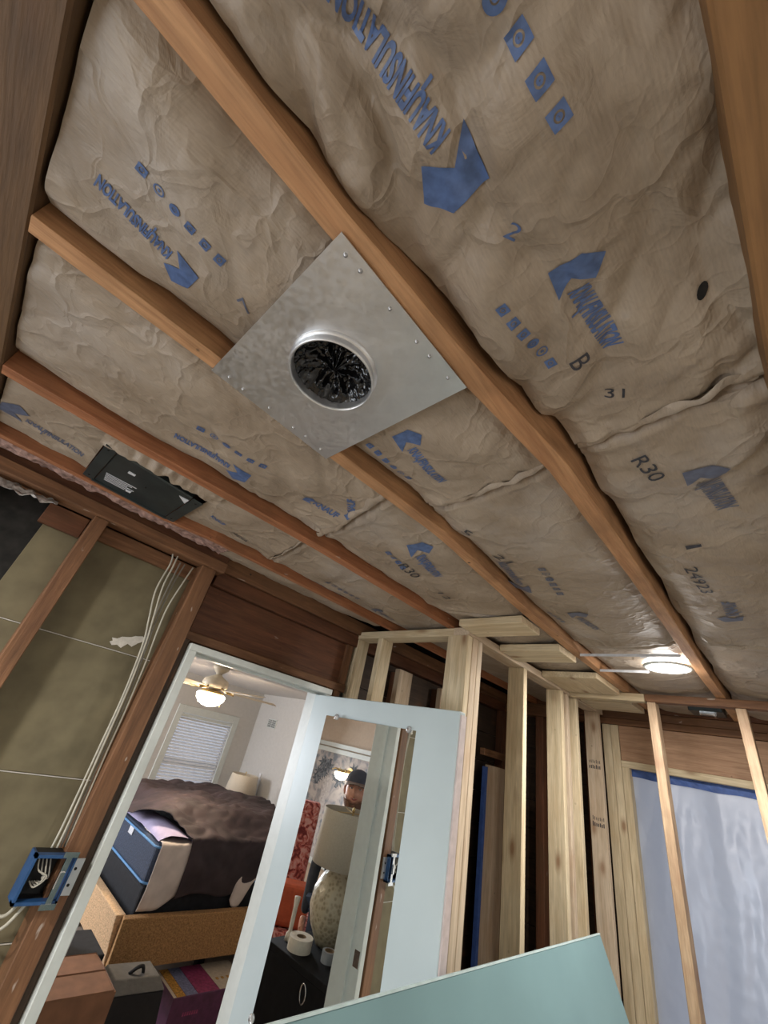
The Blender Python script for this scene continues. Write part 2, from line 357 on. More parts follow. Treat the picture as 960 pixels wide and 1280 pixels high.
# roof deck boards high up between the joists
for i in range(22):
    y = -1.40 + i * .152
    board('deck_board', -1.6, 3.62, y, y + .148, .80, .82, M_deck, ceil, 0)
box('leak_screen_top', -1.7, 3.75, -1.5, 2.05, .822, .84, M_black, ceil)  # black sheets added over and around the roof to keep sky light out
box('leak_screen_rim', -1.7, 3.75, 1.97, 1.99, .47, .822, M_black, ceil); box('leak_screen_rim', 3.622, 3.65, -1.5, 1.97, .60, .822, M_black, ceil)
box('leak_screen_rim', -1.66, -1.63, -1.5, 1.97, .60, .822, M_black, ceil); box('leak_screen_rim', -1.63, 3.62, -1.47, -1.45, .60, .822, M_black, ceil)
ZJ = .60
JA = [(-.25, .312), (.05, .311), (.35, .296), (.7, .264), (1.3, .268), (2.47, .293), (3.48, .30)]
JB = [(-.25, .718), (.07, .705), (.4, .700), (.83, .680), (1.5, .728), (2.1, .742), (3.48, .745)]
JC = [(-.25, 1.222), (.04, 1.215), (.4, 1.195), (.75, 1.180), (1.57, 1.188), (3.48, 1.19)]
JD = [(-.25, 1.64), (.3, 1.645), (.5, 1.61), (1.6, 1.60), (3.48, 1.60)]
def joist(tab, w, mat, zb=ZJ, h=.145, x0=-.255, x1=3.48, seed=0):
    xs = np.linspace(x0, x1, 60); V = []
    for x in xs:
        y = itp(tab, x); j = .0016 * mn.noise((x * 9, seed, 0)); ww = w / 2 + .0015 * mn.noise((x * 14, seed, 5))
        z = zb + .004 * mn.noise((x * 1.4, seed, 2))
        V += [(x, y - ww + j, z + .002), (x, y - ww + .003 + j, z), (x, y + ww - .003 + j, z), (x, y + ww + j, z + .002), (x, y + ww, zb + h), (x, y - ww, zb + h)]
    F = [(i * 6 + k, i * 6 + (k + 1) % 6, (i + 1) * 6 + (k + 1) % 6, (i + 1) * 6 + k) for i in range(59) for k in range(6)]
    F += [tuple(range(6))[::-1], tuple(59 * 6 + k for k in range(6))]
    return fixnormals(link('joist', V, F, mat, ceil, origin=((x0 + x1) / 2, itp(tab, 1), zb)))
joist(JA, .042, M_joist, seed=1)
joist(JB, .040, M_joist, seed=2)
joist(JC, .046, M_joistC, seed=3)
joist(JD, .026, M_joistC, seed=4)
# near beam across the joist ends (upper left) and the one on the right
board('crossbeam', -.62, -.256, -1.35, 1.86, ZJ, ZJ + .19, M_beam_shade, ceil, .004)
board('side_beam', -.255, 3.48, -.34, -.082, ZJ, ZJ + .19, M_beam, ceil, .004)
box('plaster_ceiling', -1.6, -.63, -1.4, 1.86, ZJ + .01, ZJ + .03, M_bceil, ceil)
box('plaster_ceiling', -.62, 3.48, -1.4, -.35, ZJ + .01, ZJ + .03, M_bceil, ceil)

# ================================================================== INSULATION BATTS
def crease(x, y, sd, a1, a2):
    p = Vector((x * 1.3 + sd, y * 1.3, sd * 3.1))
    q = p + mn.noise_vector(p * 1.4) * .35
    k = 1 - .82 * sst(.8, 1.5, x)
    h = a1 * .5 * mn.noise(Vector((q.x * 2.6 + q.y * 2.2, q.y * 3.4 - q.x * 1.4, sd)))
    h += a1 * .16 * (abs(mn.noise(q * 4.5)) - .2)
    d = mn.voronoi(Vector((q.x * 3.6 + q.y * 2, q.y * 5.2 - q.x * 1.2, sd)))[0]
    h -= a2 * .75 * (min(.45, d[1] - d[0]) - .2)
    d = mn.voronoi(q * 11)[0]
    h -= a2 * .20 * (min(.4, d[1] - d[0]) - .2)
    return h * k
class Bay:
    def __init__(s, lo, hi, mid, a1, a2, sd, seams, gapl=.004, gaph=.012, bulge=.01, rise=.055):
        s.lo, s.hi, s.mid, s.a1, s.a2, s.sd, s.seams, s.gapl, s.gaph, s.bulge, s.rise = lo, hi, mid, a1, a2, sd, seams, gapl, gaph, bulge, rise; s.clear = []
    def z(s, x, y):
        yl, yh = s.lo(x), s.hi(x); t = (y - yl) / (yh - yl)
        z = s.mid - s.bulge * math.sin(PI * min(1, max(0, t)))
        dl, dh = y - yl, yh - y
        z += s.rise * (1 - sst(0, .045, dl)) * (.25 if s.lo(0) < 0 else .8) + s.rise * (1 - sst(0, .06, dh))
        z += crease(x, y, s.sd, s.a1, s.a2)
        for sx, sl in s.seams:      # puckers toward each batt end
            d = x - (sx + sl * (t - .5))
            if abs(d) < .14:
                z += .010 * math.exp(-abs(d) / .05) * mn.noise((y * 38, x * 6, s.sd)) - .012 * math.exp(-(abs(d) / .045) ** 2)
            if 0 < d < .022 or -.010 < d <= 0: z += .060 * (1 - abs(d) / (.022 if d > 0 else .010))
        for (ax0, ax1, zc) in s.clear:
            m_ = sst(ax0 - .06, ax0 - .01, x) * (1 - sst(ax1 + .01, ax1 + .06, x))
            if z < zc: z += (zc - z) * m_
        return z
from mathutils.bvhtree import BVHTree
BVH = []
def surf(x, y, bay):
    best = None
    for b_ in BVH:
        h = b_.ray_cast(Vector((x, y, .30)), Vector((0, 0, 1)))
        if h[0] is not None and (best is None or h[0].z < best): best = h[0].z
    return best if best is not None else bay.z(x, y)
def batt(bay, x0, x1, s0, s1, label, dx=.0075, ny=52, skip=None):
    nx = max(8, int((x1 - x0) / dx)); V = []; F = []
    for i in range(nx + 1):
        for j in range(ny + 1):
            t = j / ny; a = i / nx
            xs0, xs1 = x0 + s0 * (t - .5) + .012 * mn.noise((t * 5, x0, 1)) * (s0 != 0), x1 + s1 * (t - .5) - .003
            x = xs0 + (xs1 - xs0) * a
            yl, yh = bay.lo(x) + bay.gapl, bay.hi(x) - bay.gaph * (1 + 1.3 * mn.noise((x * 4, bay.sd, 3)))
            y = yl + (yh - yl) * t
            V.append((x, y, bay.z(x, y)))
    for i in range(nx):
        for j in range(ny):
            a = i * (ny + 1) + j
            if bay is B1 and math.hypot(V[a][0] - .222, V[a][1] - .498) < .086: continue
            F.append((a, a + ny + 1, a + ny + 2, a + 1))
    BVH.append(BVHTree.FromPolygons(V, F))
    root = thing('insulation_batt', label, 'insulation', ((x0 + x1) / 2, bay.lo(x0), bay.mid), 'kraft faced batts between the joists')
    p = link('paper_facing', V, F, M_kraft, root, smooth=True, origin=((x0 + x1) / 2, bay.lo(x0), bay.mid))
    # the fibre fill behind the paper
    yl, yh = max(bay.lo(x0), bay.lo((x0 + x1) / 2), bay.lo(x1)) + .012, min(bay.hi(x0), bay.hi((x0 + x1) / 2), bay.hi(x1)) - .05
    box('fibre_fill', max(x0 + .04, .42 if bay is B1 and x0 < 0 else -9), x1 - .04, yl, yh, bay.mid + .095, .795, M_pinkf, root)
    return root
hA = .021
B0 = Bay(lambda x: -.086, lambda x: itp(JA, x) - .021, .640, .090, .072, 3.3, [(.69, .05), (2.0, -.1)], gapl=.0, gaph=.013, bulge=.024, rise=.014)
B1 = Bay(lambda x: itp(JA, x) + .021, lambda x: itp(JB, x) - .020, .630, .036, .022, 9.1, [(.715, .02), (1.98, 0)], gaph=.012, bulge=.016, rise=.016)
B2 = Bay(lambda x: itp(JB, x) + .020, lambda x: itp(JC, x) - .023, .630, .034, .022, 14.7, [(.66, .08), (1.50, -.2)], gaph=.011, bulge=.016, rise=.016)
B3 = Bay(lambda x: itp(JC, x) + .023, lambda x: itp(JD, x) - .013, .626, .026, .016, 21.4, [(.72, .05)], gaph=.006, bulge=.010, rise=.02)
B1.clear = [(.07, .395, .606), (2.05, 3.4, .612)]; B2.clear = [(1.45, 3.5, .607)]
b0 = [batt(B0, -.25, .69, 0, .05, 'large near kraft paper batt at the top right, with two blue arrow logos'),
      batt(B0, .69, 2.0, .05, -.1, 'kraft paper batt on the right, stamped R30 and 24923', dx=.01),
      batt(B0, 2.0, 3.46, -.1, 0, 'far end batt right of the lit recessed light', dx=.016)]
b1 = [batt(B1, -.25, .715, 0, .02, 'kraft paper batt partly covered by the square metal plate'),
      batt(B1, .715, 1.98, .02, 0, 'kraft paper batt beyond the metal plate, with stray 5 stamp', dx=.01),
      batt(B1, 1.98, 3.46, 0, 0, 'grey batt surrounding the lit recessed light', dx=.016)]
b2 = [batt(B2, -.25, .66, 0, .08, 'long kraft batt with blue logo left of the metal plate'),
      batt(B2, .66, 1.50, .08, -.2, 'crumpled kraft batt stamped R30 before the new pine frame', dx=.01),
      batt(B2, 1.50, 3.46, -.2, 0, 'dark batt over the new pine closet frame', dx=.016, ny=30)]
b3 = [batt(B3, -.25, .005, 0, 0, 'short kraft batt in front of the dark metal box, nearest the corner', ny=36),
      batt(B3, .345, .72, 0, .05, 'short kraft batt between the dark metal box and a slit seam', ny=36),
      batt(B3, .72, 3.46, .05, 0, 'long plain kraft batt above the panelled wall', dx=.012, ny=36)]
# narrow strip between the last joist and the left wall: pink fibre and a paper flap
def strip(name, x0, x1, y0, y1, z, amp, fr, mat, sd, nx=140, ny=18):
    V = []; F = []
    for i in range(nx + 1):
        for j in range(ny + 1):
            x = x0 + (x1 - x0) * i / nx; t = j / ny; y = y0(x) + (y1(x) - y0(x)) * t
            V.append((x, y, z + amp * mn.fractal((x * fr, y * fr, sd), 1, 2, 4) + .02 * (1 - math.sin(PI * t))))
    for i in range(nx):
        for j in range(ny):
            a = i * (ny + 1) + j; F.append((a, a + ny + 1, a + ny + 2, a + 1))
    return link(name, V, F, mat, None, smooth=True, origin=(x0, y0(x0), z))
o = strip('fibre_strip', -.25, .60, lambda x: itp(JD, x) + .012, lambda x: 1.785, .612, .016, 16, M_pinkf, 3); tag(o, 'ragged pink fibre strip between the metal box and the top plate', 'insulation')
o = strip('insulation_batt', .60, 1.62, lambda x: itp(JD, x) + .012, lambda x: 1.83 - .05 * sst(1.2, 1.62, x), .622, .008, 7, M_kraft, 8); tag(o, 'narrow paper strip along the top of the panelled wall', 'insulation')
# flap of torn paper beside the metal box
V = []; F = []
for i in range(61):
    x = -.01 + .375 * i / 60
    for j in range(9):
        t = j / 8; w = .075 + .018 * mn.noise((x * 18, 2, 2)) + .02 * mn.noise((x * 45, 3, 2))
        y = itp(JC, x) + .024 + w * t
        V.append((x, y, .622 + .03 * (1 - t) ** 2 - .022 * t + .012 * mn.noise((x * 30, t * 3, 1))))
for i in range(60):
    for j in range(8): a = i * 9 + j; F.append((a, a + 9, a + 10, a + 1))
o = link('torn_paper', V, F, M_kraft, None, smooth=True); tag(o, 'torn curled kraft paper beside the dark metal box', 'paper')

# ------------------------------------------------------------------ printing on the paper
def text_mesh(s, bold=.0):
    cu = bpy.data.curves.new('t', 'FONT'); cu.body = s; cu.size = 1; cu.offset = bold; cu.resolution_u = 3
    o = bpy.data.objects.new('t', cu); C.objects.link(o)
    bpy.context.view_layer.update()
    me = bpy.data.meshes.new_from_object(o.evaluated_get(bpy.context.evaluated_depsgraph_get()))
    v = np.array([p.co[:] for p in me.vertices]); f = [tuple(p.vertices) for p in me.polygons]
    bpy.data.objects.remove(o); bpy.data.curves.remove(cu); bpy.data.meshes.remove(me)
    v[:, 0] -= v[:, 0].min(); v[:, 0] /= v[:, 0].max(); v[:, 1] /= .70
    return v, f
TXT = {}
def text(s, bold):
    if (s, bold) not in TXT: TXT[(s, bold)] = text_mesh(s, bold)
    return TXT[(s, bold)]
def decal(name, v2, f, K, e, sc, bay, mat, parent, step=.007):
    """v2 in text frame; K = ceiling position of the baseline start, e = reading direction, seen from below"""
    e = np.array(e, float); e /= np.linalg.norm(e); u = np.array([e[1], -e[0]])
    bm = bmesh.new(); vs = []
    for a in v2:
        p = np.array(K) + e * a[0] * sc + u * a[1] * sc; vs.append(bm.verts.new((p[0], p[1], 0)))
    for q in f:
        try: bm.faces.new([vs[i] for i in q])
        except ValueError: pass
    co = np.array([p.co[:2] for p in bm.verts])
    for ax in (0, 1):
        for g in np.arange(co[:, ax].min() + step / 2, co[:, ax].max(), step):
            pc = [0, 0, 0]; pc[ax] = g; nn = [0, 0, 0]; nn[ax] = 1
            bmesh.ops.bisect_plane(bm, geom=list(bm.verts) + list(bm.edges) + list(bm.faces), plane_co=pc, plane_no=nn, dist=1e-6)
    V = [(p.co.x, p.co.y, surf(p.co.x, p.co.y, bay) - (.0016 if p.co.x < .72 else .0030)) for p in bm.verts]
    bm.verts.index_update(); F = [[p.index for p in q.verts] for q in bm.faces]; bm.free()
    o = link(name, V, F, mat, parent, smooth=True); o['kind'] = 'stuff'; return o
def ngon(cx, cy, r, n=20): return [(cx + r * math.cos(2 * PI * k / n), cy + r * math.sin(2 * PI * k / n)) for k in range(n)]
def sq_ring(cx, cy, h, rin, n=24):
    V = []; F = []
    for k in range(n):
        a = 2 * PI * k / n; c, s_ = math.cos(a), math.sin(a); m_ = h / max(abs(c), abs(s_)) if h > 0 else 0
        V += [(cx + c * m_, cy + s_ * m_), (cx + c * rin, cy + s_ * rin)]
    F = [(2 * k, 2 * ((k + 1) % n), 2 * ((k + 1) % n) + 1, 2 * k + 1) for k in range(n)]; return V, F
def ring(cx, cy, ro, ri, n=24):
    V = []
    for k in range(n):
        a = 2 * PI * k / n; V += [(cx + ro * math.cos(a), cy + ro * math.sin(a)), (cx + ri * math.cos(a), cy + ri * math.sin(a))]
    return V, [(2 * k, 2 * ((k + 1) % n), 2 * ((k + 1) % n) + 1, 2 * k + 1) for k in range(n)]
def printset(K, e, bay, parent, L=.14, mat=None, logo=True, word='KNAUFINSULATION', icons=6, lh=.19, ist=-.42, iv=-.56):
    mat = mat or M_print
    if word:
        v, f = text(word, .040); v = v.copy(); v[:, 1] *= lh
        k_ = v[:, 0]
        decal('printed_lettering', v, f, K, e, L, bay, mat, parent)
        # the long tail of the F, as printed
        if word.startswith('KNAUF'):
            decal('printed_tail', np.array([(.275, 0), (.30, 0), (.30, -.09), (.275, -.09)]), [(0, 1, 2, 3)], K, e, L, bay, mat, parent)
    if logo:
        lg = [(-.40, -.04), (-.02, -.10), (-.18, .11), (0, .29), (-.20, .47), (-.40, .31)]
        decal('printed_arrow', np.array(lg), [(0, 1, 2), (0, 2, 5), (2, 3, 4), (2, 4, 5)], K, e, L, bay, mat, parent)
    V = []; F = []
    for k in range(icons):
        cx = ist + .225 * k
        if k in (3, 4): v, f = ring(cx, iv, .07, .052 if k == 4 else .03)
        else: v, f = sq_ring(cx, iv, .062, .034)
        n = len(V); V += v; F += [tuple(i + n for i in q) for q in f]
        v, f = ring(cx, iv, .022, .004, 10); n = len(V); V += v; F += [tuple(i + n for i in q) for q in f]
    if icons: decal('printed_icons', np.array(V), F, K, e, L, bay, mat, parent)
def stamp(s, K, e, L, h, bay, parent, mat=None):
    v, f = text(s, 0.0); v = v.copy(); v[:, 1] *= h / L
    decal('ink_stamp', v, f, K, e, L, bay, mat or M_ink, parent)
printset((.083, .137), (-.994, .108), B0, b0[0], L=.162, lh=.171)
printset((.352, .110), (.998, -.06), B0, b0[0], L=.134, lh=.215)
printset((-.081, .569), (-.99, -.12), B1, b1[0], L=.118, lh=.19)
printset((.277, 1.043), (-.988, .155), B2, b2[0], L=.162, lh=.16)
printset((.490, .539), (1, .019), B1, b1[0], L=.133, lh=.19)
printset((.536, .974), (.98, -.197), B2, b2[0], L=.09, icons=0, word='KNAUF', lh=.3)
printset((.640, .88), (-.70, -.70), B2, b2[0], L=.08, icons=0, word='KNAUF', lh=.3)
printset((.940, .869), (.974, .225), B2, b2[1], L=.170, icons=4, ist=-.2)
printset((1.279, .633), (-.99, -.13), B1, b1[1], L=.19, mat=M_printg, lh=.15)
printset((1.624, .576), (.987, -.16), B1, b1[1], L=.141, mat=M_printg, icons=4)
printset((-.188, 1.477), (.992, .126), B3, b3[0], L=.163, icons=0, mat=M_printg, lh=.13)
printset((.400, 1.43), (.99, .1), B3, b3[1], L=.06, icons=0, logo=False, word='KNAUF', lh=.3)
printset((1.145, 1.560), (-1, .03), B3, b3[2], L=.17, mat=M_printg)
printset((1.398, 1.494), (1, .035), B3, b3[2], L=.121, mat=M_printg, icons=0)
printset((.906, .054), (.99, -.14), B0, b0[1], L=.145, mat=M_printg, icons=0, lh=.26)
printset((1.675, .078), (-1, -.03), B0, b0[1], L=.13, mat=M_printg, icons=0, word='KNAUF', lh=.24)
stamp('R30', (.785, .146), (.969, -.25), .080, .032, B0, b0[1])
stamp('24923', (1.290, .152), (.996, -.06), .185, .030, B0, b0[1])
stamp('1', (1.182, .126), (1, 0), .016, .035, B0, b0[1])
stamp('31', (.590, .135), (.3, -.95), .032, .022, B0, b0[0])
stamp('B', (.469, .155), (.999, -.05), .022, .032, B0, b0[0])
stamp('2', (.213, .142), (.9, -.43), .018, .022, B0, b0[0], M_print)
stamp('5', (.86, .63), (.8, -.5), .028, .034, B1, b1[1])
stamp('21', (1.039, .625), (.965, -.26), .07, .03, B1, b1[1])
stamp('R30', (.974, .987), (.989, .15), .116, .04, B2, b2[1])
stamp('12', (1.25, 1.0), (1, 0), .07, .03, B2, b2[1])
stamp('7', (.056, .560), (.3, -.9), .016, .03, B1, b1[0], M_printg)
stamp('MESA', (.51, 1.478), (.963, .27), .085, .022, B3, b3[1])
# dark knot-like hole burnt in the near batt
v = np.array(ngon(0, 0, 1, 14)) * np.array([.012, .007]); f = [tuple(range(14))]
K = (.465, -.036)
decal('tear_hole', v, f, K, (1, .4), 1, B0, M_black, b0[0])
# paper lips of the seams (folded-over ends)
def lip(bay, sx, sl, parent, d0=-.035, amp=.006):
    V = []; F = []; n = 46
    for j in range(n + 1):
        t = j / n
        for k in range(5):
            a = k / 4; xx = sx + sl * (t - .5) + d0 * a * (.5 + .9 * abs(mn.noise((t * 4, sx, 7))))
            y = bay.lo(xx) + (bay.hi(xx) - bay.lo(xx)) * (.03 + .92 * t)
            z = bay.z(xx - .03, y) - .004 - amp * math.sin(PI * a) * abs(1 + 1.5 * mn.noise((t * 11, sx, 3))) + .02 * (1 - a) ** 3
            V.append((xx, y, z))
    for j in range(n):
        for k in range(4): a = j * 5 + k; F.append((a, a + 5, a + 6, a + 1))
    link('folded_lip', V, F, M_kraft, parent, smooth=True)
lip(B0, .70, .05, b0[0], -.05, .006); lip(B1, .722, .02, b1[0], -.04, .005); lip(B3, .725, .05, b3[1], -.02, .003); lip(B2, .668, .08, b2[0], -.05, .008); lip(B0, 2.0, -.1, b0[1], -.03, .005)

# ================================================================== METAL PLATE WITH ROUND COLLAR
pl = thing('duct_plate', 'square galvanised steel plate with round duct collar screwed under two joists', 'duct plate', (.23, .51, .595))
hx, hy, hr = .222, .498, .079
n = 48; V = []; F = []
x0, x1, y0, y1 = .072, .392, .310, .724
for z in (.5965, .5945):
    for k in range(n):
        a = 2 * PI * k / n + .0001; c, s_ = math.cos(a), math.sin(a)
        V.append((hx + hr * c, hy + hr * s_, z))
        tx = ((x1 - hx) if c > 0 else (x0 - hx)) / c if abs(c) > 1e-6 else 9; ty = ((y1 - hy) if s_ > 0 else (y0 - hy)) / s_ if abs(s_) > 1e-6 else 9
        tt = min(tx, ty); V.append((hx + c * tt, hy + s_ * tt, z))
# snap the nearest rays to the true corners
for cxy in ((x0, y0), (x1, y0), (x1, y1), (x0, y1)):
    i = min(range(n), key=lambda k: (V[2 * k + 1][0] - cxy[0]) ** 2 + (V[2 * k + 1][1] - cxy[1]) ** 2)
    for L_ in (0, 1): V[2 * n * L_ + 2 * i + 1] = (*cxy, V[2 * n * L_ + 2 * i + 1][2])
for k in range(n):
    k2 = (k + 1) % n
    F += [(2 * k, 2 * k2, 2 * k2 + 1, 2 * k + 1), (2 * n + 2 * k, 2 * n + 2 * k + 1, 2 * n + 2 * k2 + 1, 2 * n + 2 * k2),
          (2 * k + 1, 2 * k2 + 1, 2 * n + 2 * k2 + 1, 2 * n + 2 * k + 1), (2 * k, 2 * n + 2 * k, 2 * n + 2 * k2, 2 * k2)]
link('plate', V, F, M_galv, pl)
MB().lathe((hx, hy, 0), [(hr + .001, .70), (hr + .001, .578), (hr + .003, .576), (hr + .0035, .572), (hr + .001, .570), (hr - .001, .572), (hr - .002, .576), (hr - .002, .70)], 56).build('collar', M_galv, pl, True)
MB().lathe((hx, hy, 0), [(hr + .006, .5945), (hr + .006, .590), (hr + .001, .588)], 56).build('collar_bead', M_galv, pl, True)
for x, y in [(.096, .327), (.125, .325), (.195, .327), (.265, .328), (.30, .327), (.355, .326), (.105, .705), (.14, .708), (.205, .703), (.275, .706), (.31, .704), (.36, .707)]:
    MB().lathe((x, y, .5945), [(.0001, -.0042), (.002, -.003), (.003, -.0022), (.0035, 0)], 12).build('screw', M_screw, pl, True)
# black bag stuffed in the collar: radial folds
V = []; F = []; nr, na = 26, 150
for i in range(nr + 1):
    r = (hr - .003) * (1 - i / nr) + .0005
    for k in range(na):
        a = 2 * PI * k / na; q = i / nr
        fo = math.sin(a * 7 + 2.5 * mn.noise((math.cos(a) * 1.5, math.sin(a) * 1.5, q * 1.6))) * .5 + mn.noise((math.cos(a) * 4, math.sin(a) * 4, q * 3)) * 1.1
        z = .590 + .030 * math.sin(q * PI * .9) - .004 * q + .013 * fo * min(1, q * 4) * (1 - .4 * q) + .006 * mn.noise((math.cos(a) * r * 160, math.sin(a) * r * 160, 4))
        V.append((hx + r * math.cos(a), hy + r * math.sin(a), z))
F = [(i * na + k, i * na + (k + 1) % na, (i + 1) * na + (k + 1) % na, (i + 1) * na + k) for i in range(nr) for k in range(na)]
F.append(tuple(nr * na + k for k in range(na)))
o = link('plastic_bag', V, F, M_bag, None, smooth=True); tag(o, 'crumpled shiny black plastic bag stuffed inside the round collar', 'plastic bag')

# ================================================================== DARK METAL BOX in the ceiling
fb = thing('metal_box', 'dark grey steel fan housing box recessed between ceiling joists', 'housing box', (.17, 1.46, .62))
pts = [(.012, 1.312), (.330, 1.352), (.332, 1.632), (.010, 1.612)]
def prism(name, poly, z0, z1, mat, parent, bev=0):
    n = len(poly); V = [(x, y, z0) for x, y in poly] + [(x, y, z1) for x, y in poly]
    F = [tuple(range(n))[::-1], tuple(range(n, 2 * n))] + [(k, (k + 1) % n, n + (k + 1) % n, n + k) for k in range(n)]
    o = fixnormals(link(name, V, F, mat, parent))
    if bev: bevel(o, bev)
    return o
prism('housing', [(.040, 1.318), (.300, 1.350), (.302, 1.622), (.038, 1.606)], .604, .72, M_box, fb, .004)
prism('flange', [(.006, 1.306), (.040, 1.310), (.038, 1.612), (.004, 1.606)], .601, .605, M_box, fb, .001)
prism('flange', [(.300, 1.340), (.336, 1.346), (.338, 1.634), (.302, 1.628)], .601, .605, M_box, fb, .001)
prism('folded_edge', [(.034, 1.600), (.306, 1.618), (.306, 1.625), (.034, 1.607)], .596, .606, M_box, fb, .001)
for x, y in ((.02, 1.33), (.02, 1.58), (.32, 1.37), (.32, 1.60), (.17, 1.45)): MB().lathe((x, y, .601), [(.0001, -.002), (.003, -.002), (.004, 0)], 10).build('rivet', M_black, fb)
for k in range(6): box('label_line', .055 + .0015 * k, .155 - .012 * (k % 3), 1.500 + .012 * k, 1.5035 + .012 * k, .6025, .604, M_lbl, fb)
box('label_patch', .135, .152, 1.548, 1.566, .602, .604, M_lbl, fb)
box('label_patch', .10, .122, 1.40, 1.415, .602, .604, M_lbl, fb)
prism('warning_sticker', [(.262, 1.378), (.296, 1.375), (.296, 1.415)], .602, .604, M_lbl, fb)

# ================================================================== LEFT WALL (old studs, lath)
wl = setting('wall_left', (0, 1.85, -1.85))
board('top_plate', -1.55, .672, 1.785, 1.875, .552, .598, M_old, wl)
board('top_plate', -1.55, .672, 1.800, 1.875, .600, .655, M_dark, wl)
board('fire_block', .175, .572, 1.862, 1.885, .485, .545, M_old, wl)
board('fire_block', -.02, .118, 1.862, 1.885, .465, .545, M_dark, wl)
for x0 in (-1.20, -.76, -.30): board('stud', x0, x0 + .05, 1.80, 1.885, -1.85, .551, M_old, wl)
board('stud', .120, .170, 1.800, 1.885, -1.85, .551, M_old, wl)
board('stud', .570, .638, 1.800, 1.885, -1.85, .551, M_old, wl)
zs = [.535, .130, -.285, -.70, -1.12, -1.53, -1.85]
for k in range(6):
    box('gypsum_lath', .0, .664, 1.888, 1.90, zs[k + 1] + .002, zs[k] - .002, M_lath, wl, .0015)
    box('joint_plaster', .005, .66, 1.8865, 1.889, zs[k + 1] - .0012, zs[k + 1] + .0012, M_plaster, wl)
box('cavity_shade_panel', -1.55, .0, 1.895, 1.905, -1.85, .55, M_black, wl)  # black panel standing in for the shade of the open stud bay
V = [(.40, 1.8855, .16)]; 
for k in range(22):
    a = 2 * PI * k / 22; V.append((.455 + (.055 + .03 * mn.noise((math.cos(a) * 2, math.sin(a) * 2, 3))) * math.cos(a), 1.8855, .175 + (.020 + .018 * mn.noise((math.cos(a) * 3, math.sin(a) * 3, 8))) * math.sin(a) + .02 * math.cos(a)))
link('plaster_smear', V[1:], [tuple(range(22))], M_plaster, wl)
# ragged white fluff at the end of the plate
V = []; F = []
for i in range(41):
    for j in range(7):
        t = i / 40; x = -.30 + .30 * t; q = j / 6
        V.append((x, 1.79 + .06 * q + .01 * mn.noise((x * 40, q * 4, 2)), .548 - .035 * (1 - q) * (1 - .3 * t) + .022 * mn.noise((x * 34, q * 5, 5)) - .03 * (1 - t) * (1 - q)))
for i in range(40):
    for j in range(6): a = i * 7 + j; F.append((a, a + 7, a + 8, a + 1))
o = link('fluff_insulation', V, F, M_foam, None, smooth=True); tag(o, 'torn white fluff under the top plate at the left edge', 'insulation')
# bedroom side skin of this wall (around the doorway) and the wall beyond the door
box('plasterboard', -2.0, .664, 1.955, 1.968, -1.85, .55, M_bwall, wl)
box('plasterboard', .664, 1.47, 1.955, 1.968, .225, .55, M_bwall, wl)
box('plasterboard', 1.47, 3.80, 1.955, 1.968, -1.85, .55, M_bwall, wl)
# above the doorway: recessed plate, panel board, header
board('top_plate', .672, 3.48, 1.868, 1.95, .508, .578, M_dark, wl)
board('top_plate', .672, 3.48, 1.850, 1.95, .580, .655, M_old, wl)
board('panel_board', .672, 1.60, 1.895, 1.915, .285, .505, M_dark, wl, .001)
board('header', .640, 1.62, 1.862, 1.95, .246, .284, M_old, wl)
board('cripple_stud', 1.575, 1.622, 1.875, 1.95, .286, .507, M_old, wl)
for x0 in (1.49, 1.545): board('stud', x0, x0 + .045, 1.865, 1.95, -1.85, .245, M_old, wl)
board('gap_shade_board', .639, .6665, 1.822, 1.95, -1.85, .245, M_deck, wl)  # dark board added for the shade in the gap between stud and jamb
# sheathing inside the closet on this wall
for k in range(12):
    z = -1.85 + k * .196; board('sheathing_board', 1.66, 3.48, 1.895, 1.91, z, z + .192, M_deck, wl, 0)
for x0 in (2.0, 2.45, 2.9, 3.38): board('stud', x0, x0 + .045, 1.82, 1.893, -1.85, .46 if x0 < 2.6 else .507, M_dark, wl)
board('short_stud', 1.955, 2.085, 1.775, 1.815, -1.6, .47, M_pinepink, wl)
board('short_stud', 2.41, 2.50, 1.775, 1.815, -1.6, .46, M_pinepink, wl)
board('plank', 3.08, 3.335, 1.775, 1.80, -1.85, .085, M_pinepink, wl)
board('plank_cap', 3.02, 3.36, 1.775, 1.815, .14, .185, M_old, wl)
box('blue_paint_strip', 3.045, 3.075, 1.772, 1.80, -1.85, .07, M_tape, wl)

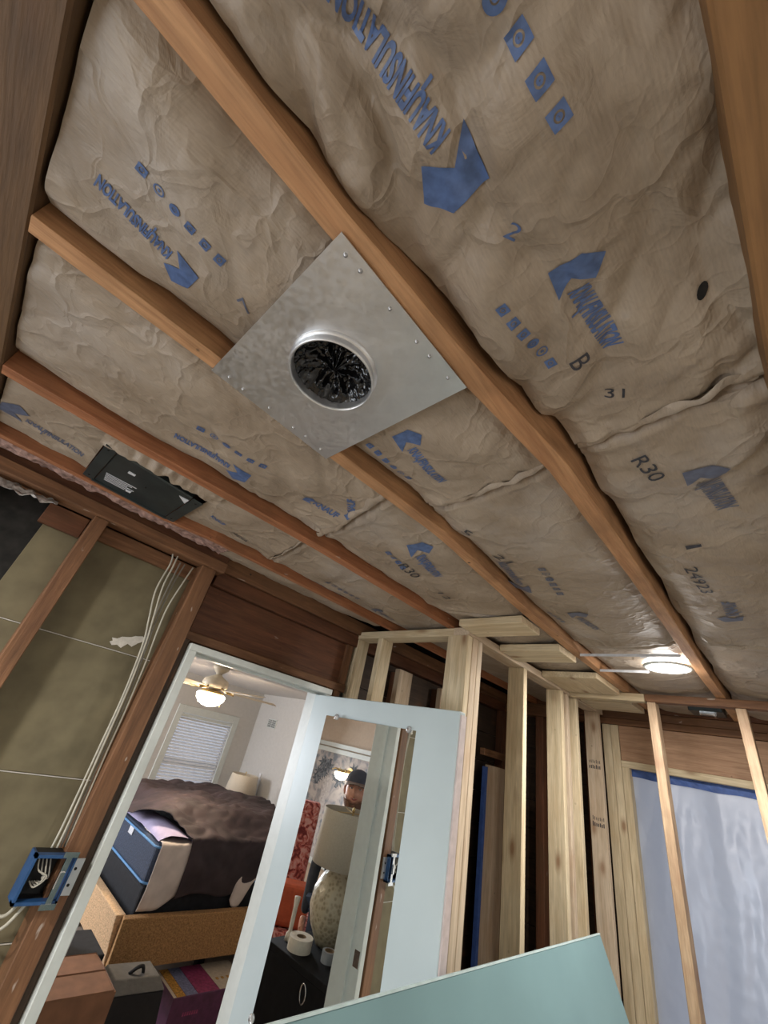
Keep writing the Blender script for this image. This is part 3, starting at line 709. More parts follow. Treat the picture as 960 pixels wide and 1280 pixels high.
# cables down the wall into the outlet box
cables = [([(.44, 1.82, .545), (.448, 1.815, .50), (.445, 1.812, .38), (.475, 1.822, .27), (.500, 1.83, .18), (.522, 1.835, .0), (.528, 1.83, -.18), (.532, 1.82, -.38), (.530, 1.815, -.455)], .0034, M_cable, 'white cable with the widest bow beside the stud, leftmost of the bundle'),
          ([(.462, 1.82, .545), (.462, 1.81, .49), (.463, 1.81, .40), (.488, 1.82, .28), (.510, 1.83, .18), (.530, 1.835, .0), (.538, 1.83, -.18), (.545, 1.82, -.38), (.545, 1.815, -.455)], .0034, M_cable, 'white cable hanging second in the bundle beside the stud'),
          ([(.49, 1.84, .53), (.487, 1.83, .46), (.492, 1.83, .30), (.508, 1.84, .18), (.53, 1.845, .0), (.54, 1.84, -.2), (.558, 1.825, -.455)], .0030, M_cableg, 'grey cable in the middle of the bundle beside the stud'),
          ([(.51, 1.84, .53), (.502, 1.835, .44), (.505, 1.835, .30), (.520, 1.84, .18), (.545, 1.85, .0), (.553, 1.845, -.2), (.568, 1.83, -.455)], .0030, M_cableg, 'darker grey cable running close to the stud'),
          ([(.545, 1.83, .53), (.532, 1.815, .46), (.518, 1.812, .34), (.527, 1.825, .24), (.545, 1.84, .12), (.558, 1.845, -.05), (.562, 1.84, -.2), (.572, 1.825, -.455)], .0032, M_cable, 'pale cable bowing out nearest the stud')]
for pts, r, m, lb in cables:
    o = MB().tube(smooth_path(pts, 8), r, 8).build('cable', m, None, True); tag(o, lb, 'cable', 'cables running down to the outlet box')
# outlet box
ob = thing('outlet_box', 'blue electrical box with silver bracket nailed to the brown stud', 'electrical box', (.545, 1.80, -.58))
mb = MB(); X0, X1, Z0, Z1, Y0, Y1 = .487, .604, -.578, -.462, 1.772, 1.845
mb.box(X0, X0 + .007, Y0, Y1, Z0, Z1).box(X1 - .006, X1, Y0, 1.799, Z0, Z1).box(X0, X1, Y0, 1.799, Z1 - .008, Z1).box(X0, X1, Y0, 1.799, Z0, Z0 + .008)
mb.build('shell', M_blue, ob)
box('shell_back', X0 + .002, .569, 1.835, 1.845, Z0 + .002, Z1 - .002, M_boxin, ob)
MB().box(X0 + .007, .569, 1.799, 1.845, Z1 - .008, Z1).box(X0 + .007, .569, 1.799, 1.845, Z0, Z0 + .008).box(X0 + .007, X0 + .009, 1.78, 1.845, Z0 + .008, Z1 - .008).build('shell_lining', M_boxin, ob)
bm_ = MB(); bm_.box(.571, .587, 1.765, 1.772, Z0 - .006, Z1 + .008).box(.560, .602, 1.764, 1.771, Z1 - .004, Z1 + .010).box(.560, .602, 1.764, 1.771, Z0 - .010, Z0 + .004).box(.573, .585, 1.758, 1.766, -.54, -.50)
bm_.build('mounting_bracket', M_chrome, ob)
box('nail_plate', .600, .636, 1.793, 1.7985, -.565, -.475, M_galv, ob)
for z in (-.50, -.54): MB().tube([(.619, 1.793, z), (.619, 1.7905, z)], .004, 8).build('nail_head', M_black, ob)
for k in range(4):
    pts = [(.505 + .01 * k, 1.80, -.47), (.515 + .012 * k, 1.785, -.50 - .006 * k), (.545 - .004 * k, 1.780, -.515), (.525 + .005 * k, 1.784, -.54 + .004 * k), (.510 + .006 * k, 1.80, -.53)]
    MB().tube(smooth_path(pts, 6), .0022, 6).build('wire', M_cable if k % 2 == 0 else M_cableg, ob, True)
o = MB().tube(smooth_path([(.515, 1.80, -.575), (.49, 1.785, -.60), (.465, 1.79, -.60), (.452, 1.81, -.585), (.44, 1.83, -.62), (.40, 1.84, -.66)], 8), .0045, 8).build('cable', M_cable, None, True)
tag(o, 'white cable looping out below the blue outlet box', 'cable')
o = MB().tube(smooth_path([(.535, 1.80, -.575), (.50, 1.78, -.622), (.47, 1.79, -.635), (.44, 1.82, -.63), (.40, 1.85, -.60)], 8), .0045, 8).build('cable', M_cable, None, True)
tag(o, 'second white cable curling left under the blue outlet box', 'cable')

# ================================================================== DOORWAY, DOOR, MIRROR
dj = setting('door_1', (1.07, 1.85, -1.85))
box('jamb', .667, .702, 1.792, 1.968, -1.85, .205, M_white, dj, .002)
box('jamb', 1.445, 1.475, 1.800, 1.968, -1.85, .205, M_white, dj, .002)
box('head_jamb', .667, 1.475, 1.792, 1.968, .205, .232, M_white, dj, .002)
box('door_stop', .702, .712, 1.86, 1.90, -1.85, .205, M_white, dj, .001)
box('door_stop', 1.435, 1.445, 1.86, 1.90, -1.85, .205, M_white, dj, .001)
box('door_stop', .712, 1.435, 1.86, 1.90, .195, .205, M_white, dj, .001)
box('casing', .60, .667, 1.968, 1.985, -1.85, .29, M_white, dj, .002)
box('casing', 1.475, 1.545, 1.968, 1.985, -1.85, .29, M_white, dj, .002)
box('strike_plate', .6925, .7030, 1.80, 1.835, -.90, -.84, M_chrome, dj)
# second upright of the casing seen in the left of the doorway
dr = thing('door_leaf', 'pale blue-white door standing open into the room, mirror clipped to it', 'door', (1.43, 1.79, -1.85))
DX0, DX1, DY0, DY1, DT = 1.421, 1.458, .948, 1.860, .195
mb = MB(); mb.box(DX0, DX1, DY0, DY1, -1.83, DT)
o = mb.build('panel', M_door, dr); bevel(o, .004, 2)
box('free_edge', DX0 + .003, DX1, DY0 - .006, DY0, -1.82, DT - .012, M_edge, dr)
for z in (.05, -.80, -1.6): MB().tube([(1.466, 1.856, z), (1.466, 1.856, z - .09)], .006, 8).build('hinge', M_chrome, dr)
# mirror
t = math.radians(-2); mdir = Vector((math.sin(t), math.cos(t), 0)); mnrm = Vector((-math.cos(t), math.sin(t), 0)); mp0 = Vector((1.400, 1.75, 0))
def mpt(s, z, off=0): q = mp0 - mdir * s + mnrm * off; return (q.x, q.y, z)
mi = thing('mirror', 'tall narrow frameless mirror held by clear clips on the open door', 'mirror', (1.41, 1.4, -1.2))
s0, s1, zt, zb = .045, .665, .104, -1.30
V = [mpt(s0, zb), mpt(s1, zb), mpt(s1, zt), mpt(s0, zt), mpt(s0, zb, -.004), mpt(s1, zb, -.004), mpt(s1, zt, -.004), mpt(s0, zt, -.004)]
fixnormals(link('glass', V, BF, M_mirror, mi))
for s, z in ((.12, zt), (.565, zt), (s0, -.90), (s1, -.95)):
    V = []; F = []
    mb = MB(); c = Vector(mpt(s, z, .002)); mb.tube([c - mnrm * .006, c + mnrm * .002, c + mnrm * .006], [.013, .013, .008], 14)
    mb.build('clip', M_clip, mi, True)
    mb = MB(); mb.tube([c + mnrm * .006, c + mnrm * .008], .004, 8); mb.build('clip_screw', M_chrome, mi)

# ================================================================== NEW PINE CLOSET FRAME
cf = thing('closet_frame', 'new pale pine closet framing with double corner posts beyond the open door', 'wall framing', (2.4, 1.3, -1.85))
board('top_plate', 1.635, 1.730, 1.165, 1.905, .560, .600, M_pine, cf)
board('top_plate', 1.625, 2.855, 1.075, 1.165, .560, .598, M_pinepink, cf)
board('top_plate', 2.90, 3.46, 1.075, 1.165, .560, .598, M_pinepink, cf)
FZ = -1.81
board('bottom_plate', 1.635, 1.73, 1.17, 1.905, -1.85, FZ, M_pine, cf)
board('bottom_plate', 1.64, 3.46, 1.075, 1.165, -1.85, FZ, M_pine, cf)
board('stud', 1.640, 1.730, 1.862, 1.900, FZ, .560, M_pine, cf)
board('stud', 1.640, 1.730, 1.660, 1.700, FZ, .560, M_pine, cf)
board('corner_stud', 1.638, 1.730, 1.166, 1.204, FZ, .600, M_pine, cf)
board('corner_stud', 1.622, 1.662, 1.075, 1.164, FZ, .559, M_pine, cf)
board('corner_stud', 1.663, 1.710, 1.073, 1.160, FZ, .559, M_pinepink, cf)
board('corner_stud', 1.711, 1.752, 1.073, 1.160, FZ, .559, M_pinepink, cf)
board('stud', 2.188, 2.228, 1.070, 1.165, FZ, .559, M_pine, cf)
board('stud', 2.690, 2.730, 1.070, 1.165, FZ, .559, M_pine, cf)
board('stud', 2.800, 2.838, 1.080, 1.165, FZ, .559, M_pinepink, cf)
board('stud', 2.905, 2.945, 1.062, 1.165, FZ, .559, M_pine, cf)
board('stud', 3.340, 3.380, 1.070, 1.165, FZ, .559, M_pinepink, cf)
def mark(name, x, y, z, h, w, n, mat, parent):   # faded mill stamp: a row of short bars on the -X face
    mb = MB()
    for k in range(n):
        yy = y + w * k / n; hh = h * (.6 + .4 * random.random())
        mb.box(x - .0006, x, yy, yy + w / n * .55, z, z + hh * .45); mb.box(x - .0006, x, yy, yy + w / n * .35, z + h * .55, z + h * .55 + hh * .4)
    return mb.build(name, mat, parent)
for z in (.20, -.12): mark('mill_stamp', 3.3399, 1.08, z, .06, .075, 7, M_ink, cf)
# blocks across to the joist
G = 'new pine blocks fixed under the ceiling'
for x0, x1, y0, lb in ((1.530, 1.700, .760, 'new pine block with black pencil marks nearest the corner post'), (1.915, 2.125, .764, 'plain new pine block second from the corner post'), (2.42, 2.80, .766, 'third, widest new pine block before the partition')):
    o = board('blocking', x0, x1, y0, 1.072, .572, .604, M_pine, None); tag(o, lb, 'wood block', G)
mbk = MB()
for k, (x, y) in enumerate([(1.60, .83), (1.612, .85), (1.60, .875), (1.63, .86), (1.642, .84), (1.65, .87)]): mbk.box(x, x + .012, y, y + .004, .5842, .585); mbk.box(x, x + .003, y, y + .012, .5842, .585)
o = mbk.build('pencil_mark', M_ink, None); o.parent = bpy.data.objects['blocking']; bpy.context.view_layer.update(); o.matrix_parent_inverse = bpy.data.objects['blocking'].matrix_world.inverted()
o = board('blocking', 3.02, 3.30, .764, 1.072, .568, .600, M_pine, None); tag(o, 'new pine block behind the partition header', 'wood block', G)

# ================================================================== OLD PARTITION IN FRONT OF THE WINDOW
pf = thing('stud_partition', 'open old stud partition with weathered studs in front of the plastic covered window', 'wall framing', (2.87, .3, -1.85))
board('new_plate', 2.845, 2.90, .652, 1.074, .555, .598, M_pine, pf)
board('plate', 2.845, 2.90, -1.30, .651, .558, .598, M_old, pf)
board('stud', 2.850, 2.93, .600, .643, -1.85, .557, M_part, pf)
board('stud', 2.850, 2.93, .203, .246, -1.85, .557, M_part, pf)
board('stud', 2.850, 2.93, -.24, -.20, -1.85, .557, M_part, pf)
board('bottom_plate', 2.95, 3.0, -1.30, 1.06, -1.85, -1.81, M_old, pf)

# ================================================================== END WALL AND WINDOW
we = setting('wall_right', (3.55, .6, -1.85))
board('top_plate', 3.50, 3.59, -1.35, 1.95, .555, .605, M_old, we)
board('top_plate', 3.50, 3.59, -1.35, 1.95, .607, .655, M_dark, we)
board('top_plate', 3.49, 3.59, -1.35, 1.95, .512, .553, M_old, we)
board('header_plank', 3.500, 3.54, -.4, .990, .290, .510, M_ply, we)
board('trimmer_stud', 3.500, 3.59, 1.045, 1.100, -1.85, .510, M_pine, we)
board('trimmer_stud', 3.498, 3.59, .993, 1.043, -1.85, .510, M_pine, we)
for y0 in (-.42, -.47, -.9): board('stud', 3.50, 3.59, y0, y0 + .045, -1.85, .510, M_old, we)
for k, y0 in enumerate((1.17, 1.40, 1.545, 1.72)): board('stud', 3.50, 3.59, y0, y0 + .06, -1.85, .510, M_dark, we)
for k in range(14):
    z = -1.85 + k * .178
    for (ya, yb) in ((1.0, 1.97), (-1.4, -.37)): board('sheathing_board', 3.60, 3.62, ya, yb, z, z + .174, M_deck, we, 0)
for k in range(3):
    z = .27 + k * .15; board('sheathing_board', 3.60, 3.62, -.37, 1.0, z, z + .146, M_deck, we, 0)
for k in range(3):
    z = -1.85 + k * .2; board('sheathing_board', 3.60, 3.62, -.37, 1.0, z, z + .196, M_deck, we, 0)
box('leak_screen_wall', 3.621, 3.63, .95, 2.0, -1.9, .62, M_black, we); box('leak_screen_wall', 3.621, 3.63, -1.5, -.36, -1.9, .62, M_black, we)  # black sheets added behind the sheathing to stop sky light at the slits
box('leak_screen_wall', 3.621, 3.63, -.36, .95, .26, .62, M_black, we); box('leak_screen_wall', 3.621, 3.63, -.36, .95, -1.9, -1.26, M_black, we)
w1 = setting('window_1', (3.55, .3, -1.25))
board('jamb', 3.49, 3.60, .945, .990, -1.25, .250, M_pine, w1); board('jamb', 3.49, 3.60, -.37, -.33, -1.25, .250, M_pine, w1)
board('head', 3.488, 3.60, -.37, .992, .250, .290, M_pine, w1); board('sill', 3.47, 3.60, -.37, .992, -1.29, -1.25, M_pine, w1)
box('glass', 3.583, 3.586, -.33, .945, -1.25, .25, M_glass, w1)
# plastic sheet
V = []; F = []; ny, nz = 90, 110
for i in range(ny + 1):
    for j in range(nz + 1):
        y = .950 - 1.30 * i / ny; z = .245 - 1.52 * j / nz; q = j / nz
        V.append((3.552 + (.018 * mn.noise((y * 6, z * .9, 3)) +   .007 * mn.noise((y * 17 + z * 3, z * 2.5, 8)) + .005 * abs(mn.noise((y * 30, z * 12, 5)))) * min(1, q * 8), y, z))
for i in range(ny):
    for j in range(nz): a = i * (nz + 1) + j; F.append((a, a + 1, a + nz + 2, a + nz + 1))
ps = thing('plastic_sheet', 'cloudy plastic sheeting taped over the window at the right', 'plastic sheet', (3.552, .3, -1.27))
link('sheet', V, F, M_sheet, ps, smooth=True)
V = []; F = []
for i in range(61):
    y = .945 - 1.27 * i / 60
    for j in range(4):
        V.append((3.543 + .004 * mn.noise((y * 20, j, 1)), y, .2495 - .046 * j / 3 * (1 + .18 * mn.noise((y * 7, 0, 2)))))
for i in range(60):
    for j in range(3): a = i * 4 + j; F.append((a, a + 1, a + 5, a + 4))
link('blue_tape', V, F, M_tape, ps)

# ================================================================== OTHER WALLS OUT OF VIEW
struct(box('wall_back', -1.62, -1.58, -1.4, 1.9, -1.85, .61, M_bwall)); struct(box('wall_near', -1.6, 3.6, -1.44, -1.40, -1.85, .61, M_bwall))

# ================================================================== RECESSED LIGHT
rl = thing('recessed_light', 'lit round recessed ceiling light between two joists at the far end', 'light', (2.285, .41, .60))
MB().lathe((2.285, .41, 0), [(.098, .606), (.098, .601), (.090, .597), (.082, .597), (.080, .602)], 40).build('trim_ring', M_white, rl, True)
MB().lathe((2.285, .41, 0), [(.081, .602), (.081, .5985), (.05, .5955), (.0005, .5945)], 40).build('lens', M_lens, rl, True)
o = MB().box(2.060, 2.078, .318, .722, .594, .600).box(2.060, 2.062, .318, .722, .588, .594).box(2.052, 2.086, .44, .47, .590, .594).build('hanger_bar', M_lbl, None); tag(o, 'long thin metal hanger bar spanning the joists before the light', 'metal bar', 'metal hanger bars')
o = MB().box(2.335, 2.35, .50, .722, .594, .600).box(2.335, 2.337, .50, .722, .588, .594).build('hanger_bar', M_lbl, None); tag(o, 'shorter metal hanger bar beside the lit recessed light', 'metal bar', 'metal hanger bars')
jb = thing('junction_box', 'dark junction box with shiny clip behind the partition plate', 'junction box', (3.25, .42, .60))
box('body', 3.17, 3.33, .335, .50, .590, .66, M_box, jb, .004); box('clamp', 3.20, 3.215, .37, .45, .575, .590, M_chrome, jb); box('clamp_arm', 3.19, 3.26, .375, .385, .570, .590, M_chrome, jb)

# ================================================================== LEANING TEAL BOARD
tb = thing('leaning_board', 'pale teal board leaning diagonally at the bottom of the picture', 'board', (1.8, .5, -1.85))
ty, tz = .374, .9275; ay, az = .900, -.493
def tp(x, s, off): return (x, ay - ty * s + off * tz, az - tz * s - off * ty)
V = []
for off in (0, .012):
    for (x, s) in ((.75, 1.46), (2.62, 1.46), (2.62, 0), (.75, 0)): V.append(tp(x, s, off))
fixnormals(link('face', V, BF, M_board, tb)); bevel(bpy.data.objects[[c.name for c in tb.children][0]], .003)
V = [];
for off in (-.001, .013):
    for (x, s) in ((.75, .001), (2.62, .001), (2.62, -.004), (.75, -.004)): V.append(tp(x, s, off))
fixnormals(link('top_edge', V, BF, M_boarde, tb))

# ================================================================== BEDROOM
CB = .43
wb = struct(box('ceiling_bedroom', -2.0, 3.9, 1.97, 6.45, CB, CB + .04, M_bceil))
XW, YW = 3.80, 6.30
struct(box('wall_headboard', XW, XW + .08, 1.97, 6.45, -1.85, CB, M_bwall))
box_ = struct(box('wall_mural', -1.98, -1.90, 1.97, 6.45, -1.85, CB, M_tan))
wx = setting('wall_window', (1, YW, -1.85))
WX0, WX1, WZ0, WZ1 = 2.62, 3.42, -1.25, -.07
box('plasterboard', -1.9, WX0, YW, YW + .08, -1.85, CB, M_bwall, wx); box('plasterboard', WX1, 3.8, YW, YW + .08, -1.85, CB, M_bwall, wx)
box('plasterboard', WX0, WX1, YW, YW + .08, WZ1, CB, M_bwall, wx); box('plasterboard', WX0, WX1, YW, YW + .08, -1.85, WZ0, M_bwall, wx)
w2 = setting('window_2', (3.0, YW, -1.2))
box('casing', WX0 - .085, WX0, YW - .02, YW, WZ0 - .08, WZ1 + .10, M_white, w2, .003); box('casing', WX1, WX1 + .085, YW - .02, YW, WZ0 - .08, WZ1 + .10, M_white, w2, .003)
box('casing', WX0, WX1, YW - .02, YW, WZ1, WZ1 + .10, M_white, w2, .003); box('sill', WX0 - .1, WX1 + .1, YW - .05, YW, WZ0 - .04, WZ0, M_white, w2, .003)
box('glass', WX0, WX1, YW + .05, YW + .054, WZ0, WZ1, M_glass, w2); box('sash_rail', WX0, WX1, YW + .045, YW + .065, -.66, -.62, M_white, w2)
bl = thing('window_blind', 'white slatted blind lowered over the bedroom window', 'blind', (3.02, YW - .01, WZ1))
box('headrail', WX0 + .005, WX1 - .005, YW - .008, YW + .038, WZ1 - .045, WZ1 - .003, M_white, bl, .003)
k = 0; z = WZ1 - .062
sl = None
while z > WZ0 + .03:
    if sl is None:
        V = []
        for zz, yy in ((z + .012, YW + .033), (z + .003, YW + .016), (z - .012, YW - .003)):
            V += [(WX0 + .012, yy, zz), (WX1 - .012, yy, zz), (WX1 - .012, yy, zz - .002), (WX0 + .012, yy, zz - .002)]
        F = [(0, 1, 5, 4), (3, 7, 6, 2), (4, 5, 9, 8), (7, 11, 10, 6), (0, 3, 2, 1), (8, 9, 10, 11), (0, 4, 7, 3), (4, 8, 11, 7), (1, 2, 6, 5), (5, 6, 10, 9)]
        sl = fixnormals(link('slat', V, F, M_slat, bl)); zf = z
    else:
        c = sl.copy(); C.objects.link(c); c.location.z = sl.location.z + (z - zf)
    z -= .036
for x in (WX0 + .15, WX1 - .15): MB().tube([(x, YW - .006, WZ1 - .04), (x, YW - .006, WZ0 + .03)], .0015, 5).build('ladder_cord', M_white, bl)
struct(box('trim_1', XW - .02, XW, 5.685, 5.73, -1.2, -.57, M_slat))
# wall vent
vt = thing('wall_vent', 'small grey vent grille high on the pale bedroom wall', 'vent', (XW, 5.82, .05))
box('frame', XW - .012, XW, 5.71, 5.93, -.01, .11, M_white, vt, .002)
for k in range(2):
    for j in range(6): box('louvre', XW - .016, XW - .011, 5.725 + .105 * k, 5.815 + .105 * k, .0 + .017 * j, .010 + .017 * j, M_vent, vt)
# ceiling fan
fn = thing('ceiling_fan', 'cream ceiling fan with glowing glass bowl light in the bedroom', 'ceiling fan', (2.0, 4.3, .2))
MB().lathe((2.0, 4.3, 0), [(.0005, .43), (.085, .43), (.08, .40), (.035, .36), (.03, .345)], 28).build('canopy', M_fanw, fn, True)
MB().lathe((2.0, 4.3, 0), [(.028, .35), (.05, .335), (.12, .30), (.135, .26), (.12, .225), (.07, .21), (.0005, .205)], 32).build('motor', M_fanw, fn, True)
MB().lathe((2.0, 4.3, 0), [(.05, .205), (.10, .195), (.125, .175), (.12, .165), (.0005, .165)], 32).build('light_fitter', M_brass, fn, True)
MB().lathe((2.0, 4.3, 0), [(.13, .168), (.145, .15), (.135, .115), (.10, .075), (.05, .055), (.0005, .05)], 36).build('glass_bowl', M_dome, fn, True)
for k in range(5):
    a = -.10 + 2 * PI * k / 5; c, s_ = math.cos(a), math.sin(a)
    def rp(r, w, z): return (2.0 + c * r - s_ * w, 4.3 + s_ * r + c * w, z)
    V = []; n = 8
    for i in range(n + 1):
        r = .20 + .52 * i / n; w = .052 + .018 * i / n - (.03 if i == n else 0)
        V += [rp(r, -w, .202), rp(r, w, .222), rp(r, w, .228), rp(r, -w, .208)]
    F = [(4 * i + q, 4 * i + (q + 1) % 4, 4 * i + 4 + (q + 1) % 4, 4 * i + 4 + q) for i in range(n) for q in range(4)] + [(0, 3, 2, 1), (4 * n, 4 * n + 1, 4 * n + 2, 4 * n + 3)]
    bd = fixnormals(link('blade', V, F, M_fanw, fn))
    MB().tube([rp(.10, 0, .235), rp(.16, .02, .205), rp(.23, 0, .203)], [.012, .009, .016], 8).build('blade_arm', M_brass, fn, True)
MB().tube([(2.10, 4.24, .17), (2.10, 4.24, .06)], .0015, 5).build('pull_chain', M_brass, fn)

# bed
bd = thing('bed_frame', 'low tan woven fabric platform bed with raised side boards', 'bed', (2.7, 4.55, -1.85))
BX0, BY0, BT, BB = 1.735, 3.750, -1.31, -1.585
def slab(name, pts, mat, parent):  # 8 points
    o = fixnormals(link(name, pts, BF, mat, parent)); bevel(o, .006, 2); return o
slab('side_board', [(BX0 + .03, BY0 - .0, BB), (3.74, BY0, BB), (3.74, BY0 + .06, BB), (BX0 + .04, BY0 + .06, BB), (BX0, BY0 - .03, BT), (3.74, BY0 - .03, BT), (3.74, BY0 + .04, BT), (BX0 + .02, BY0 + .04, BT)], M_burlap, bd)
slab('foot_board', [(BX0 + .03, BY0 + .061, BB), (BX0 + .09, BY0 + .061, BB), (BX0 + .09, 5.40, BB), (BX0 + .03, 5.40, BB), (BX0 - .03, BY0 + .041, BT), (BX0 + .04, BY0 + .041, BT), (BX0 + .04, 5.40, BT), (BX0 - .03, 5.40, BT)], M_burlapl, bd)
slab('side_board', [(BX0 + .03, 5.41, BB), (3.74, 5.41, BB), (3.74, 5.47, BB), (BX0 + .03, 5.47, BB), (BX0, 5.41, BT), (3.74, 5.41, BT), (3.74, 5.48, BT), (BX0, 5.48, BT)], M_burlap, bd)
box('deck', BX0 + .1, 3.72, BY0 + .07, 5.40, BT - .14, BT - .10, M_bspring, bd)
for x in (2.6, 3.55):
    for y in (4.0, 5.2): box('leg', x, x + .06, y, y + .06, -1.85, BB - .0, M_bspring, bd)
for y in (3.98, 5.2): box('leg', 1.95, 2.01, y, y + .06, -1.85, BB, M_bspring, bd)
hb = thing('headboard', 'curved golden wicker headboard behind the pillows', 'headboard', (3.76, 4.6, -1.85))
for r, mm in ((.62, .022), (.56, .012), (.50, .012)):
    MB().tube([(3.755, 4.62 + r * math.cos(a), -1.22 + .92 * r * math.sin(a)) for a in np.linspace(0, PI, 28)], mm, 8).build('arch', M_wicker, hb, True)
V = [(3.765, 4.62, -1.22)] + [(3.765, 4.62 + .6 * math.cos(a), -1.22 + .92 * .6 * math.sin(a)) for a in np.linspace(0, PI, 24)]
V += [(3.755, p[1], p[2]) for p in V]
F = [(0, i, i + 1) for i in range(1, 24)] + [(25, 25 + i + 1, 25 + i) for i in range(1, 24)]
link('woven_panel', V, F, M_wicker, hb)
for y in (4.02, 5.22): box('leg', 3.74, 3.78, y - .02, y + .02, -1.85, -1.22, M_wicker, hb)
o = box('box_spring', BX0 + .10, 3.70, 3.830, 5.38, -1.405, -1.175, M_bspring, None, .02, 2); tag(o, 'black box spring under the navy mattress', 'box spring')
mt = thing('mattress', 'dark navy mattress with blue piping under the brown comforter', 'mattress', (2.7, 4.6, -1.17))
box('cover', BX0 + .09, 3.70, 3.822, 5.38, -1.172, -.925, M_navy, mt, .035, 3)
for z in (-1.155, -.945):
    x0, x1, y0, y1, r = BX0 + .086, 3.70, 3.818, 5.38, .05
    MB().tube([(x0, y1 - .05, z), (x0, y0 + r, z), (x0 + r * .3, y0 + r * .3, z), (x0 + r, y0, z), (x1, y0, z)], .008, 6).build('piping', M_piping, mt, True)
box('care_label', BX0 + .084, BX0 + .088, 4.36, 4.46, -1.00, -.95, M_lbl, mt)
# cloths on the bed: a sheet made by draping a profile over the mattress edge
def drape(name, x0f, x1f, hem, yback, ztop, zs, mat, sd, label, cat, nx=70, nt=60, off=.012, amp=.02, fr=4.):
    V = []; F = []
    for i in range(nx + 1):
        a = i / nx
        for j in range(nt + 1):
            t = j / nt; x = x0f(t) + (x1f(t) - x0f(t)) * a
            h0 = hem(x)
            Ls = (zs - h0); Lt = yback - 3.80; d = t * (Ls + Lt)
            if d < Ls: y, z, k = 3.815 - off - .02 * math.sin(PI * d / max(Ls, .01)), h0 + d, 0
            else:
                q = (d - Ls); y = 3.80 + q; k = sst(0, .35, q); z = zs + ztop(x, y) * k
            w = amp * (mn.noise((x * fr, (y + z) * fr, sd)) + .6 * abs(mn.noise((x * fr * 2.3 + y, (y + z) * fr * 2.6, sd + 4))))
            V.append((x, y - (w * .7 + .004 if d < Ls else 0), z + (w if d >= Ls else 0)))
    for i in range(nx):
        for j in range(nt): p = i * (nt + 1) + j; F.append((p, p + nt + 1, p + nt + 2, p + 1))
    o = link(name, V, F, mat, None, smooth=True); m_ = o.modifiers.new('thickness', 'SOLIDIFY'); m_.thickness = .004; m_.offset = -1
    tag(o, label, cat); return o
drape('sheet', lambda t: 1.835 + .02 * t, lambda t: 2.16, lambda x: -1.30 + .10 * sst(1.95, 2.16, x), 4.25, lambda x, y: .0, -.915, M_sheetw, 2, 'cream sheet hanging over the near mattress corner', 'sheet', 24, 40, .014, .010, 6)
drape('comforter', lambda t: 2.08 - .33 * sst(.15, .55, t), lambda t: 3.30, lambda x: -1.235 + .14 * sst(2.4, 2.9, x) + .03 * math.sin(x * 9), 5.36,
      lambda x, y: .125 * sst(1.72, 2.05, x) + .05 * mn.noise((x * 2.2, y * 2.2, 1)) + .045 * math.exp(-((x - 2.4) ** 2 + (y - 4.5) ** 2) / .12), -.87, M_comf, 5, 'rumpled dark brown comforter heaped over the bed', 'comforter', 150, 130, .03, .05, 3.2)
drape('sheet', lambda t: 2.58, lambda t: 3.2, lambda x: -1.315 + .18 * sst(2.66, 2.8, x) - .12 * sst(2.85, 3.0, x) + .05 * sst(2.62, 2.58, x), 4.0, lambda x, y: 0., -.93, M_sheetw, 9, 'pale sheet corner hanging below the comforter by the door', 'sheet', 24, 30, .018, .008, 5)
V = []; F = []
for i in range(31):
    for j in range(13):
        a, t = i / 30, j / 12; y = 3.86 + .85 * a; th = PI * t
        V.append((1.835 + .14 + .14 * -math.cos(th) * (1 - .15 * math.sin(PI * a)), y - .04 * t, -.915 + .055 * math.sin(th) * (.7 + .5 * math.sin(PI * a)) + .008 * mn.noise((a * 6, t * 4, 2))))
for i in range(30):
    for j in range(12): p = i * 13 + j; F.append((p, p + 13, p + 14, p + 1))
o = link('folded_sheet', V, F, M_lav, None, smooth=True); tag(o, 'lavender sheet folded along the mattress foot', 'sheet')
# pillow
pw = box('pillow', 3.33, 3.68, 4.0, 4.6, -.90, -.72, M_lav, None, .06, 4); tag(pw, 'lavender pillow at the head of the bed', 'pillow')
# far lamp
fl_ = thing('table_lamp', 'cream drum shade lamp beyond the bed near the window', 'lamp', (3.50, 5.62, -1.22))
MB().lathe((3.50, 5.62, 0), [(.175, -.60), (.215, -.865), (.213, -.865), (.173, -.60)], 36).build('lamp_shade', M_shade, fl_, True)
MB().lathe((3.50, 5.62, 0), [(.0005, -.88), (.02, -.88), (.035, -.92), (.075, -1.0), (.085, -1.08), (.07, -1.17), (.08, -1.22), (.0005, -1.22)], 24).build('base', M_jar, fl_, True)
MB().tube([(3.5, 5.62, -.88), (3.5, 5.62, -.58)], .005, 6).build('harp_stem', M_brass, fl_)
MB().lathe((3.5, 5.62, 0), [(.0005, -.565), (.009, -.573), (.004, -.585)], 10).build('finial', M_brass, fl_, True)
ns = thing('nightstand', 'pale nightstand under the far cream lamp', 'nightstand', (3.5, 5.72, -1.85))
box('top', 3.22, 3.76, 5.50, 5.96, -1.25, -1.22, M_white, ns, .003); box('body', 3.24, 3.75, 5.51, 5.95, -1.8, -1.251, M_white, ns, .003)
box('drawer', 3.27, 3.72, 5.50, 5.512, -1.45, -1.28, M_white, ns, .002); box('drawer', 3.27, 3.72, 5.50, 5.512, -1.70, -1.49, M_white, ns, .002)
for z in (-1.36, -1.6): MB().lathe((3.5, 5.49, z), [(.0005, -.01), (.012, 0), (.0005, .01)], 10).build('knob', M_brass, ns)
